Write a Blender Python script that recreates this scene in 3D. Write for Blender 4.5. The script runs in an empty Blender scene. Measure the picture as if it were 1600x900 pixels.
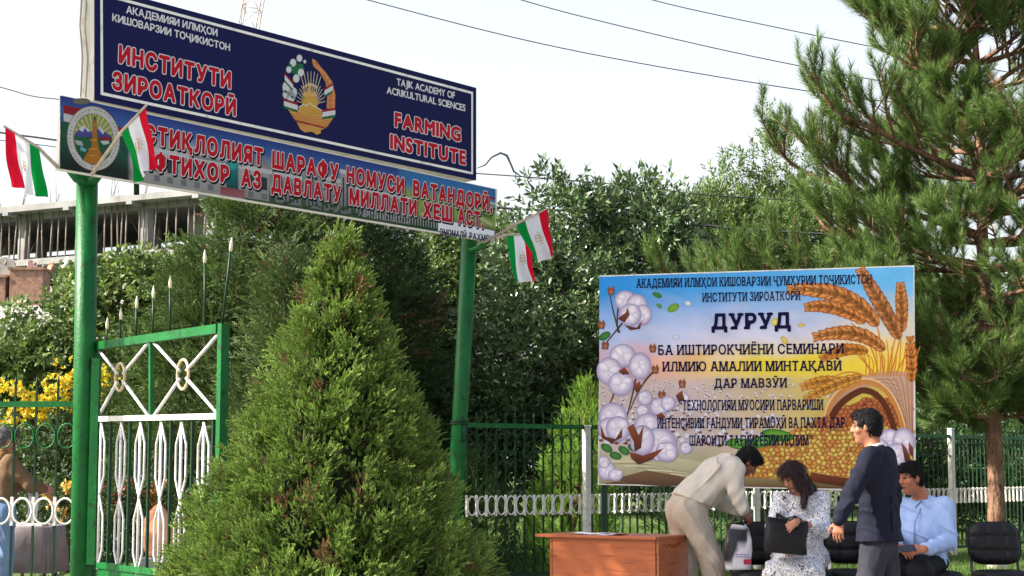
import bpy, math, random
import numpy as np
from mathutils import Vector, Matrix
R = math.radians
rng = np.random.default_rng(7)
random.seed(7)
scene = bpy.context.scene
COL = scene.collection

# ------------------------------------------------------------------ camera, sky, sun, exposure
F = 2600.0                     # focal length in pixels of the 1600 px wide photograph
HC = 1.33                      # eye height
PITCH = math.atan((730 - 450) / F)
cam = bpy.data.cameras.new("camera")
cam_o = bpy.data.objects.new("camera", cam)
COL.objects.link(cam_o)
cam.sensor_width = 36.0
cam.lens = F / 1600 * 36
cam.clip_start = 0.1
cam.clip_end = 3000
cam_o.location = (0, 0, HC)
cam_o.rotation_euler = (math.pi / 2 + PITCH, 0, 0)
scene.camera = cam_o

SUN_DIR = np.array([-0.80, -0.14, 0.62]); SUN_DIR /= np.linalg.norm(SUN_DIR)   # towards the sun
sun = bpy.data.lights.new("sun", "SUN")
sun.energy = 5.0; sun.angle = R(0.55); sun.color = (1.0, 0.93, 0.80)
sun_o = bpy.data.objects.new("sun", sun); COL.objects.link(sun_o)
sun_o.rotation_euler = Vector(SUN_DIR).to_track_quat('Z', 'Y').to_euler()
sun_o.location = (-20, 5, 20)
world = bpy.data.worlds.new("World"); scene.world = world; world.use_nodes = True
nt = world.node_tree
sky = nt.nodes.new("ShaderNodeTexSky"); sky.sky_type = 'NISHITA'; sky.sun_disc = False
sky.sun_elevation = math.asin(SUN_DIR[2])
sky.sun_rotation = math.atan2(SUN_DIR[0], SUN_DIR[1])
sky.air_density = 0.75; sky.dust_density = 8.0; sky.ozone_density = 0.6; sky.altitude = 700
bg = nt.nodes["Background"]; bg.inputs[1].default_value = 0.15
# bright haze thickening toward the horizon
tcw = nt.nodes.new("ShaderNodeTexCoord"); sxyz = nt.nodes.new("ShaderNodeSeparateXYZ"); nt.links.new(tcw.outputs["Generated"], sxyz.inputs[0])
mrw = nt.nodes.new("ShaderNodeMapRange"); mrw.inputs[1].default_value = .20; mrw.inputs[2].default_value = .70; mrw.inputs[3].default_value = .78; mrw.inputs[4].default_value = .08
nt.links.new(sxyz.outputs["Z"], mrw.inputs[0])
mxw = nt.nodes.new("ShaderNodeMix"); mxw.data_type = 'RGBA'; nt.links.new(mrw.outputs[0], mxw.inputs[0]); nt.links.new(sky.outputs[0], mxw.inputs[6]); mxw.inputs[7].default_value = (2.55, 2.6, 2.6, 1)
nt.links.new(mxw.outputs[2], bg.inputs[0])
vs = scene.view_settings
vs.view_transform = 'Standard'; vs.look = 'None'; vs.gamma = 1.0; vs.use_curve_mapping = False
vs.exposure = 1.55
scene.render.engine = 'CYCLES'
cy = scene.cycles
cy.max_bounces = 6; cy.diffuse_bounces = 3; cy.glossy_bounces = 2; cy.transmission_bounces = 3; cy.transparent_max_bounces = 4
cy.use_denoising = True
cy.sample_clamp_indirect = 6

# ------------------------------------------------------------------ helpers
CP, SP = math.cos(PITCH), math.sin(PITCH)
CAM = np.array([0, 0, HC])
def ray(px, py):
    x, y = (px - 800) / F, (450 - py) / F
    return np.array([x, CP - SP * y, SP + CP * y])
def P(px, py, Y):
    """the point at depth Y (metres north of the lens) seen at that pixel of the photograph"""
    d = ray(px, py)
    return CAM + d * (Y / d[1])
def nrm(v):
    v = np.asarray(v, float); return v / (np.linalg.norm(v) + 1e-12)
UP = np.array([0, 0, 1.0])
class Plane:
    """vertical plane through two ground points; n faces the camera"""
    def __init__(s, a, b):
        s.a = np.array([a[0], a[1], 0.0]); s.u = nrm([b[0] - a[0], b[1] - a[1], 0]); s.v = UP
        s.n = np.cross(s.u, s.v)
        if np.dot(s.n, CAM - s.a) < 0: s.n = -s.n
    def __call__(s, px, py, off=0.0):
        d = ray(px, py); t = np.dot(s.a - CAM, s.n) / np.dot(d, s.n)
        return CAM + d * t + s.n * off

WL = {}
def wl(o): return WL[o.name] if o is not None else np.zeros(3)
def props(o, label=None, cat=None, group=None, kind=None):
    if label: o["label"] = label
    if cat: o["category"] = cat
    if group: o["group"] = group
    if kind: o["kind"] = kind
    return o
def thing(name, base, label, cat, group=None):
    o = bpy.data.objects.new(name, None); COL.objects.link(o)
    o.empty_display_size = 0.2
    o.location = base; WL[o.name] = np.array(base, float)
    return props(o, label, cat, group)
def link_mesh(name, me, parent, base, mats):
    o = bpy.data.objects.new(name, me); COL.objects.link(o)
    for m in (mats if isinstance(mats, (list, tuple)) else [mats]): me.materials.append(m)
    if parent is not None: o.parent = parent; WL[o.name] = wl(parent)
    else: o.location = base; WL[o.name] = np.array(base, float)
    return o
def fast_mesh(name, V, Fc, mat, parent=None, cols=None, smooth=False, base=None):
    """V (N,3) world coords, Fc (M,k) one face size; cols (N,3) linear colours"""
    V = np.asarray(V, np.float64); Fc = np.asarray(Fc, np.int32)
    if parent is not None: off = wl(parent)
    else:
        if base is None:
            base = (V.min(0) + V.max(0)) / 2; base[2] = V[:, 2].min()
        off = np.asarray(base, float)
    me = bpy.data.meshes.new(name)
    n, k = Fc.shape
    me.vertices.add(len(V)); me.vertices.foreach_set("co", (V - off).astype(np.float32).ravel())
    me.loops.add(n * k); me.loops.foreach_set("vertex_index", Fc.ravel())
    me.polygons.add(n)
    me.polygons.foreach_set("loop_start", np.arange(0, n * k, k, dtype=np.int32))
    if smooth: me.polygons.foreach_set("use_smooth", np.ones(n, bool))
    if cols is not None:
        a = me.color_attributes.new("Col", 'FLOAT_COLOR', 'POINT')
        c = np.ones((len(V), 4), np.float32); c[:, :3] = cols
        a.data.foreach_set("color", c.ravel())
    me.update(calc_edges=True)
    return link_mesh(name, me, parent, off, mat)

def perp(d):
    d = nrm(d); a = np.array([0, 0, 1.0]) if abs(d[2]) < 0.9 else np.array([1.0, 0, 0])
    u = nrm(np.cross(d, a)); return u, np.cross(d, u)
class MB:
    """collects shapes, builds ONE mesh object"""
    def __init__(s): s.v, s.f, s.c, s.sm, s.mi = [], [], [], [], []; s.col = None; s.mat = 0
    def add(s, V, Fs, col=None, smooth=False):
        b = len(s.v); s.v += [tuple(map(float, p)) for p in V]
        c = col if col is not None else s.col
        if c is not None and np.ndim(c[0]) == 1: s.c += [tuple(q) for q in c]
        else: s.c += [tuple(c) if c is not None else (1, 1, 1)] * len(V)
        for f in Fs: s.f.append([b + i for i in f]); s.sm.append(smooth); s.mi.append(s.mat)
        return s
    def poly(s, pts, col=None): return s.add(pts, [list(range(len(pts)))], col)
    def hexa(s, p, col=None):
        """8 points: bottom ring 0-3, top ring 4-7"""
        return s.add(p, [(3, 2, 1, 0), (4, 5, 6, 7), (0, 1, 5, 4), (1, 2, 6, 5), (2, 3, 7, 6), (3, 0, 4, 7)], col)
    def box(s, c, hx, hy, hz, X=(1, 0, 0), Y=(0, 1, 0), Z=(0, 0, 1), col=None):
        c = np.asarray(c, float); X, Y, Z = (np.asarray(q, float) for q in (X, Y, Z))
        p = [c + X * hx * a + Y * hy * b + Z * hz * d for d in (-1, 1) for a, b in ((-1, -1), (1, -1), (1, 1), (-1, 1))]
        return s.hexa(p, col)
    def bevbox(s, c, hx, hy, hz, bev, X=(1, 0, 0), Y=(0, 1, 0), Z=(0, 0, 1), col=None, n=3):
        """box with rounded vertical edges (in X,Y) and a chamfer on top and bottom"""
        c = np.asarray(c, float); X, Y, Z = (np.asarray(q, float) for q in (X, Y, Z))
        def ring(r, z, ins):
            out = []
            for cx, cy, a0 in ((1, 1, 0), (-1, 1, 90), (-1, -1, 180), (1, -1, 270)):
                for i in range(n + 1):
                    a = R(a0 + 90 * i / n)
                    out.append(c + X * (cx * (hx - bev) + (bev - ins) * math.cos(a)) + Y * (cy * (hy - bev) + (bev - ins) * math.sin(a)) + Z * z)
            return out
        b2 = min(bev * .6, hz * .6)
        return s.loft([ring(bev, -hz, b2), ring(bev, -hz + b2, 0), ring(bev, hz - b2, 0), ring(bev, hz, b2)], True, col, smooth=False)
    def loft(s, rings, caps=True, col=None, smooth=True):
        n = len(rings[0]); V = [p for r in rings for p in r]; Fs = []
        for i in range(len(rings) - 1):
            for j in range(n):
                a, b = i * n + j, i * n + (j + 1) % n
                Fs.append((a, b, b + n, a + n))
        if caps: Fs += [list(range(n))[::-1], [(len(rings) - 1) * n + j for j in range(n)]]
        return s.add(V, Fs, col, smooth)
    def tube(s, pts, r, n=8, caps=True, col=None, closed=False, flat=None):
        pts = [np.asarray(p, float) for p in pts]; m = len(pts)
        rr = r if np.ndim(r) else [r] * m
        rings = []; u = None
        for i, p in enumerate(pts):
            if closed: d = pts[(i + 1) % m] - pts[i - 1]
            else: d = pts[min(i + 1, m - 1)] - pts[max(i - 1, 0)]
            d = nrm(d)
            if u is None: u, v = perp(d)
            else: u = nrm(u - d * np.dot(u, d)); v = np.cross(d, u)
            rings.append([p + (u * math.cos(2 * math.pi * k / n + .39) + v * math.sin(2 * math.pi * k / n + .39)) * rr[i] for k in range(n)])
        if closed: rings.append(rings[0]); caps = False
        return s.loft(rings, caps, col)
    def ell(s, c, r, ax=None, nu=14, nv=9, col=None):
        c = np.asarray(c, float); A = np.eye(3) if ax is None else np.asarray(ax)
        r = np.asarray(r, float)
        rings = []
        for i in range(nv):
            th = math.pi * (i + .02 * (i == 0) - .02 * (i == nv - 1)) / (nv - 1)
            rings.append([c + A.T @ (r * np.array([math.sin(th) * math.cos(2 * math.pi * k / nu), math.sin(th) * math.sin(2 * math.pi * k / nu), -math.cos(th)])) for k in range(nu)])
        return s.loft(rings, True, col)
    def build(s, name, mat, parent=None, base=None):
        V = np.array(s.v, float)
        if parent is not None: off = wl(parent)
        else:
            if base is None:
                base = (V.min(0) + V.max(0)) / 2; base[2] = V[:, 2].min()
            off = np.asarray(base, float)
        me = bpy.data.meshes.new(name)
        me.from_pydata((V - off).tolist(), [], s.f)
        me.polygons.foreach_set("use_smooth", np.array(s.sm, bool))
        me.polygons.foreach_set("material_index", np.array(s.mi, np.int32))
        a = me.color_attributes.new("Col", 'FLOAT_COLOR', 'POINT')
        c = np.ones((len(V), 4), np.float32); c[:, :3] = np.array(s.c, np.float32)
        a.data.foreach_set("color", c.ravel())
        me.update()
        return link_mesh(name, me, parent, off, mat)

def lin(c):
    c = np.asarray(c, float) / 255.0
    return np.where(c <= .04045, c / 12.92, ((c + .055) / 1.055) ** 2.4)
def S(r, g, b, k=1.0): return tuple(lin((r, g, b)) * k)

# ------------------------------------------------------------------ materials
def _base(name):
    m = bpy.data.materials.new(name); m.use_nodes = True
    return m, m.node_tree, m.node_tree.nodes["Principled BSDF"]
def mat(name, col, rough=.6, spec=.4, metal=0, var=.15, scale=6.0, bump=.0, bscale=60, dirt=None, coat=0, stretch=None, bdist=.01, bdet=5):
    """painted / plain surface: base colour broken up by two noises, optional dirt stains and bump"""
    m, t, p = _base(name); N, L = t.nodes, t.links
    p.inputs["Roughness"].default_value = rough; p.inputs["Specular IOR Level"].default_value = spec
    p.inputs["Metallic"].default_value = metal; p.inputs["Coat Weight"].default_value = coat
    tc = N.new("ShaderNodeTexCoord"); src = tc.outputs["Object"]
    if stretch:
        mp = N.new("ShaderNodeMapping"); mp.inputs["Scale"].default_value = stretch; L.new(src, mp.inputs[0]); src = mp.outputs[0]
    n = N.new("ShaderNodeTexNoise"); n.inputs["Scale"].default_value = scale; n.inputs["Detail"].default_value = 6
    L.new(src, n.inputs["Vector"])
    r = N.new("ShaderNodeValToRGB"); c = np.array(col[:3])
    r.color_ramp.elements[0].position = .3; r.color_ramp.elements[1].position = .7
    r.color_ramp.elements[0].color = (*(c * (1 - var)), 1); r.color_ramp.elements[1].color = (*np.minimum(c * (1 + var), .95), 1)
    L.new(n.outputs["Fac"], r.inputs[0]); out = r.outputs[0]
    if dirt is not None:
        n2 = N.new("ShaderNodeTexNoise"); n2.inputs["Scale"].default_value = scale * 2.3; n2.inputs["Detail"].default_value = 9
        L.new(src, n2.inputs["Vector"])
        r2 = N.new("ShaderNodeValToRGB"); r2.color_ramp.elements[0].position = .56; r2.color_ramp.elements[1].position = .72
        L.new(n2.outputs["Fac"], r2.inputs[0])
        mx = N.new("ShaderNodeMix"); mx.data_type = 'RGBA'; L.new(r2.outputs[0], mx.inputs[0]); L.new(out, mx.inputs[6])
        mx.inputs[7].default_value = (*dirt, 1); out = mx.outputs[2]
    L.new(out, p.inputs["Base Color"])
    if bump:
        b = N.new("ShaderNodeBump"); b.inputs["Strength"].default_value = bump; b.inputs["Distance"].default_value = bdist
        n3 = N.new("ShaderNodeTexNoise"); n3.inputs["Scale"].default_value = bscale; n3.inputs["Detail"].default_value = bdet
        L.new(src, n3.inputs["Vector"]); L.new(n3.outputs["Fac"], b.inputs["Height"]); L.new(b.outputs[0], p.inputs["Normal"])
    return m
def vmat(name, rough=.6, spec=.3, bump=0, bscale=40, transl=0.0, var=0.0, vscale=8, sheen=0, bdist=.01):
    """colour read from the mesh's own colour attribute"""
    m, t, p = _base(name); N, L = t.nodes, t.links
    a = N.new("ShaderNodeAttribute"); a.attribute_name = "Col"
    out = a.outputs["Color"]
    p.inputs["Roughness"].default_value = rough; p.inputs["Specular IOR Level"].default_value = spec
    p.inputs["Sheen Weight"].default_value = sheen
    tc = N.new("ShaderNodeTexCoord")
    if var:
        n = N.new("ShaderNodeTexNoise"); n.inputs["Scale"].default_value = vscale; n.inputs["Detail"].default_value = 5
        L.new(tc.outputs["Object"], n.inputs["Vector"])
        mr = N.new("ShaderNodeMapRange"); mr.inputs[1].default_value = .3; mr.inputs[2].default_value = .7
        mr.inputs[3].default_value = 1 - var; mr.inputs[4].default_value = 1 + var
        L.new(n.outputs["Fac"], mr.inputs[0])
        mx = N.new("ShaderNodeVectorMath"); mx.operation = 'SCALE'; L.new(out, mx.inputs[0]); L.new(mr.outputs[0], mx.inputs["Scale"]); out = mx.outputs[0]
    L.new(out, p.inputs["Base Color"])
    if bump:
        b = N.new("ShaderNodeBump"); b.inputs["Strength"].default_value = bump; b.inputs["Distance"].default_value = bdist
        n3 = N.new("ShaderNodeTexNoise"); n3.inputs["Scale"].default_value = bscale; n3.inputs["Detail"].default_value = 3 if bdist > .02 else 5
        L.new(tc.outputs["Object"], n3.inputs["Vector"]); L.new(n3.outputs["Fac"], b.inputs["Height"]); L.new(b.outputs[0], p.inputs["Normal"])
    if transl:
        tr = N.new("ShaderNodeBsdfTranslucent"); L.new(out, tr.inputs["Color"])
        ms = N.new("ShaderNodeMixShader"); ms.inputs[0].default_value = transl
        L.new(p.outputs[0], ms.inputs[1]); L.new(tr.outputs[0], ms.inputs[2])
        L.new(ms.outputs[0], N["Material Output"].inputs["Surface"])
    return m
GREEN = mat("green_enamel", S(5, 86, 35), .45, .25, var=.2, scale=5, dirt=S(26, 44, 26), bump=.4, bscale=35)
GREEN_D = mat("dark_green_enamel", S(6, 46, 24), .5, .25, var=.2, scale=9, dirt=S(30, 48, 28))
WHITE = mat("white_enamel", S(205, 203, 196), .45, .45, var=.08, scale=14, dirt=S(150, 138, 118))
WHITE_BOX = mat("white_sheet", S(225, 222, 214), .5, .4, var=.05, scale=4, dirt=S(196, 188, 172))
SILVER = mat("silver_paint", S(196, 196, 194), .38, .5, .15, var=.08, scale=12, dirt=S(140, 130, 115))
PRINT = vmat("printed_vinyl", .5, .15, var=.07, vscale=3)
VINYL_SHEET = vmat("vinyl_sheet", .5, .15, var=.07, vscale=3, bump=.35, bscale=2.6, bdist=.06)
CLOTH_FLAG = vmat("flag_cloth", .8, .1, transl=.42)
LEAF_CONIFER = vmat("conifer_foliage", .6, .25, transl=.22)
LEAF_GLOSS = vmat("glossy_leaf", .32, .7, transl=.12)
LEAF = vmat("leaf", .5, .35, transl=.34)
NEEDLE = vmat("pine_needle", .5, .3, transl=.2)
BARK = mat("bark", S(92, 74, 58), .9, .1, var=.35, scale=9, bump=.9, bscale=22, stretch=(1, 1, .35))
# ------------------------------------------------------------------ lettering: glyph outlines as distance fields, cut at any weight
_glyph = {}
GR = 40
def glyph(ch, serif):
    key = (ch, serif)
    if key in _glyph: return _glyph[key]
    c = bpy.data.curves.new("letter", "FONT"); c.body = ch; c.resolution_u = 4
    o = bpy.data.objects.new("letter", c); COL.objects.link(o)
    dg = bpy.context.evaluated_depsgraph_get(); dg.update()
    me = bpy.data.meshes.new_from_object(o.evaluated_get(dg)); me.calc_loop_triangles()
    V = np.array([v.co[:2] for v in me.vertices]); T = np.array([t.vertices[:] for t in me.loop_triangles])
    bpy.data.objects.remove(o); bpy.data.curves.remove(c); bpy.data.meshes.remove(me)
    x0, x1 = V[:, 0].min() - .22, V[:, 0].max() + .22
    y0, y1 = -.42, 1.18
    ss = 3; H = GR * ss
    nx, ny = int((x1 - x0) * H) + 1, int((y1 - y0) * H) + 1
    gx = x0 + np.arange(nx) / H; gy = y0 + np.arange(ny) / H
    M = np.zeros((ny, nx), bool)
    for t in T:
        a, b, d = V[t]
        ix0, ix1 = int((min(a[0], b[0], d[0]) - x0) * H), int((max(a[0], b[0], d[0]) - x0) * H) + 2
        iy0, iy1 = int((min(a[1], b[1], d[1]) - y0) * H), int((max(a[1], b[1], d[1]) - y0) * H) + 2
        X, Y = np.meshgrid(gx[ix0:ix1], gy[iy0:iy1])
        def e(p, q): return (q[0] - p[0]) * (Y - p[1]) - (q[1] - p[1]) * (X - p[0])
        w0, w1, w2 = e(a, b), e(b, d), e(d, a)
        M[iy0:iy1, ix0:ix1] |= ((w0 >= -1e-6) & (w1 >= -1e-6) & (w2 >= -1e-6)) | ((w0 <= 1e-6) & (w1 <= 1e-6) & (w2 <= 1e-6))
    if serif:
        cap = .73
        for yy, up in ((.03, 1), (cap - .035, -1)):
            row = M[int((yy - y0) * H)]
            d = np.diff(np.concatenate([[0], row.astype(int), [0]])); st, en = np.where(d == 1)[0], np.where(d == -1)[0]
            for a, b in zip(st, en):
                if .05 * H < b - a < .16 * H:
                    ya = int(((0 if up > 0 else cap - .05) - y0) * H); M[ya:ya + int(.05 * H), max(a - int(.07 * H), 0):b + int(.07 * H)] = True
    pad = np.pad(M, 1)
    bd = M & ~(pad[:-2, 1:-1] & pad[2:, 1:-1] & pad[1:-1, :-2] & pad[1:-1, 2:])
    by, bx = np.where(bd); B = np.stack([gx[bx], gy[by]], 1).astype(np.float32)
    sx, sy = gx[::ss], gy[::ss]
    X, Y = np.meshgrid(sx, sy); Q = np.stack([X.ravel(), Y.ravel()], 1).astype(np.float32)
    D = np.sqrt(((Q[:, None, :] - B[None]) ** 2).sum(2).min(1)).reshape(X.shape)
    Ms = M[::ss, ::ss]
    D = np.where(Ms, D + .5 / H, -D + .5 / H)          # positive inside
    _glyph[key] = (D, sx, sy, V[:, 0].min(), V[:, 0].max())
    return _glyph[key]
def cut(D, sx, sy, t):
    """filled region D > -t as polygons"""
    A = D + t; V, Fs = [], []
    ny, nx = A.shape; I = A > 0
    cnt = I[:-1, :-1].astype(int) + I[1:, :-1] + I[:-1, 1:] + I[1:, 1:]
    for j in range(ny - 1):
        i = 0; row = cnt[j]
        while i < nx - 1:
            if row[i] == 4:
                k = i
                while k < nx - 1 and row[k] == 4: k += 1
                b = len(V); V += [(sx[i], sy[j]), (sx[k], sy[j]), (sx[k], sy[j + 1]), (sx[i], sy[j + 1])]; Fs.append((b, b + 1, b + 2, b + 3)); i = k
            else:
                if row[i]:
                    cs = ((i, j), (i + 1, j), (i + 1, j + 1), (i, j + 1)); pl = []
                    for q in range(4):
                        (a, b_), (c, d) = cs[q], cs[(q + 1) % 4]; va, vb = A[b_, a], A[d, c]
                        if va > 0: pl.append((sx[a], sy[b_]))
                        if (va > 0) != (vb > 0):
                            f = va / (va - vb); pl.append((sx[a] + (sx[c] - sx[a]) * f, sy[b_] + (sy[d] - sy[b_]) * f))
                    if len(pl) > 2:
                        b = len(V); V += pl; Fs.append(tuple(range(b, b + len(pl))))
                i += 1
    return V, Fs
_cut = {}
def text2d(s, t, serif=False, track=.09):
    V, Fs, x = [], [], 0.0
    for ch in s:
        if ch == ' ': x += .30; continue
        D, sx, sy, a, b = glyph(ch, serif)
        k = (ch, serif, round(t, 4))
        if k not in _cut: _cut[k] = cut(D, sx, sy, t)
        v, f = _cut[k]; o = len(V)
        V += [(p[0] - a + x, p[1]) for p in v]; Fs += [tuple(o + i for i in q) for q in f]
        x += (b - a) + track
    return V, Fs, x - track
def lettering(parent, plane, s, p0, p1, cap, layers, serif=False, track=.13, off=.004, name="lettering"):
    """write s on the plane from pixel p0 to p1 (baseline), capital height cap px at p0; layers: (weight, material, extra offset, (dx,dy) em)"""
    A, B = plane(*p0), plane(*p1); C = plane(p0[0], p0[1] - cap)
    capm = C[2] - A[2]; em = capm / .73
    out = []
    for w, m, o, (dx, dy) in layers:
        V, Fs, W = text2d(s, w, serif, track)
        ux = (B - A) / W
        W3 = [A + ux * (v[0] + dx) + UP * (v[1] + dy) * em + plane.n * (off + o) for v in V]
        mb = MB(); mb.add(W3, Fs); out.append(mb.build(name, m, parent))
    return out

# ------------------------------------------------------------------ flat printing on a plane, in photograph coordinates
class Print:
    def __init__(s, plane, off=.003): s.pl, s.off, s.k, s.mb = plane, off, 0, MB()
    def z(s): return s.off + s.k * 2e-5
    def up(s, n=1): s.k += n
    def poly(s, pts, col, col2=None):
        z = s.z(); V = [s.pl(x, y, z) for x, y in pts]
        if col2 is not None:
            ys = [y for _, y in pts]; a, b = min(ys), max(ys)
            c = [tuple(np.array(col) * (1 - (y - a) / (b - a + 1e-9)) + np.array(col2) * ((y - a) / (b - a + 1e-9))) for y in ys]
        else: c = [col] * len(V)
        s.mb.add(V, [list(range(len(V)))], c); return s
    def grid(s, x0, y0, x1, y1, nx, ny, fn):
        """fn(u, v) -> colour; corner heights linear; pts given by callables allowed"""
        z = s.z(); V, c = [], []
        for j in range(ny + 1):
            for i in range(nx + 1):
                u, v = i / nx, j / ny
                x = x0 + (x1 - x0) * u; yt = y0(x) if callable(y0) else y0; yb = y1(x) if callable(y1) else y1
                y = yt + (yb - yt) * v; V.append(s.pl(x, y, z)); c.append(tuple(fn(x, y)))
        Fs = [(j * (nx + 1) + i, j * (nx + 1) + i + 1, (j + 1) * (nx + 1) + i + 1, (j + 1) * (nx + 1) + i) for j in range(ny) for i in range(nx)]
        s.mb.add(V, Fs, c)
    def ell(s, cx, cy, rx, ry, col, edge=None, rot=0, n=14, hx=0, hy=0):
        z = s.z(); ca, sa = math.cos(rot), math.sin(rot); edge = col if edge is None else edge
        V = [s.pl(cx + hx, cy + hy, z)]; c = [tuple(col)]
        for q, e in ((.62, .35), (1, 1)):
            for k in range(n):
                a = 2 * math.pi * k / n; x, y = rx * q * math.cos(a), ry * q * math.sin(a)
                V.append(s.pl(cx + hx * (1 - q) + x * ca - y * sa, cy + hy * (1 - q) + x * sa + y * ca, z)); c.append(tuple(np.array(col) * (1 - e) + np.array(edge) * e))
        Fs = [(0, 1 + k, 1 + (k + 1) % n) for k in range(n)] + [(1 + k, 1 + n + k, 1 + n + (k + 1) % n, 1 + (k + 1) % n) for k in range(n)]
        s.mb.add(V, Fs, c)
    def ring(s, cx, cy, rx, ry, w, col, rot=0, n=40, a0=0, a1=360):
        z = s.z(); V = []; ca, sa = math.cos(rot), math.sin(rot)
        for k in range(n + 1):
            a = R(a0 + (a1 - a0) * k / n)
            for q in (1, 0):
                x, y = (rx - w * q) * math.cos(a), (ry - w * q) * math.sin(a)
                V.append(s.pl(cx + x * ca - y * sa, cy + x * sa + y * ca, z))
        s.mb.add(V, [(2 * k, 2 * k + 1, 2 * k + 3, 2 * k + 2) for k in range(n)], col)
    def stroke(s, pts, w, col, w1=None):
        z = s.z(); V = []; m = len(pts); w1 = w if w1 is None else w1
        for i, (x, y) in enumerate(pts):
            a, b = pts[max(i - 1, 0)], pts[min(i + 1, m - 1)]; d = np.array([b[0] - a[0], b[1] - a[1]], float); d /= np.linalg.norm(d) + 1e-9
            ww = (w + (w1 - w) * i / (m - 1)) / 2
            V += [s.pl(x - d[1] * ww, y + d[0] * ww, z), s.pl(x + d[1] * ww, y - d[0] * ww, z)]
        s.mb.add(V, [(2 * i, 2 * i + 1, 2 * i + 3, 2 * i + 2) for i in range(m - 1)], col)
    def build(s, name, parent, m=None, k=1.0):
        s.mb.c = [tuple(np.array(c) * k) for c in s.mb.c]
        return s.mb.build(name, m or PRINT, parent)
def bez(a, b, c, n=10):
    a, b, c = map(np.array, (a, b, c)); return [tuple((1 - t) ** 2 * a + 2 * t * (1 - t) * b + t * t * c) for t in np.linspace(0, 1, n)]
# ------------------------------------------------------------------ ground
def ground_mat(name, c1, c2, c3, s1=.5, s2=7, bump=.6, bs=40):
    m, t, p = _base(name); N, L = t.nodes, t.links
    p.inputs["Roughness"].default_value = .95; p.inputs["Specular IOR Level"].default_value = .1
    tc = N.new("ShaderNodeTexCoord")
    n1 = N.new("ShaderNodeTexNoise"); n1.inputs["Scale"].default_value = s1; n1.inputs["Detail"].default_value = 8
    n2 = N.new("ShaderNodeTexNoise"); n2.inputs["Scale"].default_value = s2; n2.inputs["Detail"].default_value = 8
    for n in (n1, n2): L.new(tc.outputs["Object"], n.inputs["Vector"])
    r = N.new("ShaderNodeValToRGB"); r.color_ramp.elements[0].position = .4; r.color_ramp.elements[1].position = .62
    r.color_ramp.elements[0].color = (*c1, 1); r.color_ramp.elements[1].color = (*c2, 1)
    L.new(n1.outputs["Fac"], r.inputs[0])
    r2 = N.new("ShaderNodeValToRGB"); r2.color_ramp.elements[0].position = .5; r2.color_ramp.elements[1].position = .75; L.new(n2.outputs["Fac"], r2.inputs[0])
    mx = N.new("ShaderNodeMix"); mx.data_type = 'RGBA'; L.new(r2.outputs[0], mx.inputs[0]); L.new(r.outputs[0], mx.inputs[6]); mx.inputs[7].default_value = (*c3, 1)
    L.new(mx.outputs[2], p.inputs["Base Color"])
    b = N.new("ShaderNodeBump"); b.inputs["Strength"].default_value = bump; b.inputs["Distance"].default_value = .03
    n3 = N.new("ShaderNodeTexNoise"); n3.inputs["Scale"].default_value = bs; n3.inputs["Detail"].default_value = 6
    L.new(tc.outputs["Object"], n3.inputs["Vector"]); L.new(n3.outputs["Fac"], b.inputs["Height"]); L.new(b.outputs[0], p.inputs["Normal"])
    return m
def sheet(name, x0, y0, x1, y1, z, m):
    mb = MB(); mb.poly([(x0, y0, z), (x1, y0, z), (x1, y1, z), (x0, y1, z)]); o = mb.build(name, m, None, (0, 0, z)); return props(o, kind="structure")
sheet("ground", -900, -60, 900, 1500, 0, ground_mat("soil_and_turf", (.06, .10, .022), (.075, .12, .03), (.10, .085, .05)))
sheet("pavement", -14, -8, 16, 18.2, .004, ground_mat("concrete_paving", (.26, .25, .23), (.32, .31, .29), (.2, .19, .17), 1.2, 18, .2, 90))
sheet("path", -3.6, 18.2, -.9, 60, .006, ground_mat("path_paving", (.25, .23, .21), (.3, .28, .25), (.2, .18, .16), 1.2, 18, .2, 90))
# curb between paving and turf
kb = MB()
for x0, x1 in ((-14, -3.62), (-.88, 16)): kb.bevbox(((x0 + x1) / 2, 18.28, .05), (x1 - x0) / 2, .07, .07, .015)
props(kb.build("kerb", mat("kerb_concrete", (.33, .32, .3), .9, .1, var=.2, bump=.4), None), kind="structure")
# grass blades where the turf shows
def grass():
    n = 90000
    x = rng.uniform(-4.5, 13, n); y = 19.0 + 20 * rng.random(n) ** 1.3
    keep = ~((x > -3.7) & (x < -.8)); x, y = x[keep], y[keep]; n = len(x)
    h = rng.uniform(.03, .09, n); a = rng.uniform(0, 2 * np.pi, n); w = .006
    tilt = rng.normal(0, .5, (n, 2)) * h[:, None]
    b = np.stack([x, y, np.zeros(n)], 1); d = np.stack([np.cos(a), np.sin(a), 0 * a], 1) * w
    t = b + np.stack([tilt[:, 0], tilt[:, 1], h], 1)
    V = np.stack([b - d, b + d, t], 1).reshape(-1, 3)
    Fc = np.arange(3 * n).reshape(-1, 3)
    c = np.stack([rng.uniform(.055, .11, n), rng.uniform(.11, .19, n), rng.uniform(.015, .035, n)], 1)
    o = fast_mesh("lawn_grass", V, Fc, LEAF, None, np.repeat(c, 3, 0), base=(0, 20, 0))
    props(o, "short green lawn grass growing behind the fence", "grass", kind="stuff")
grass()

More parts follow.
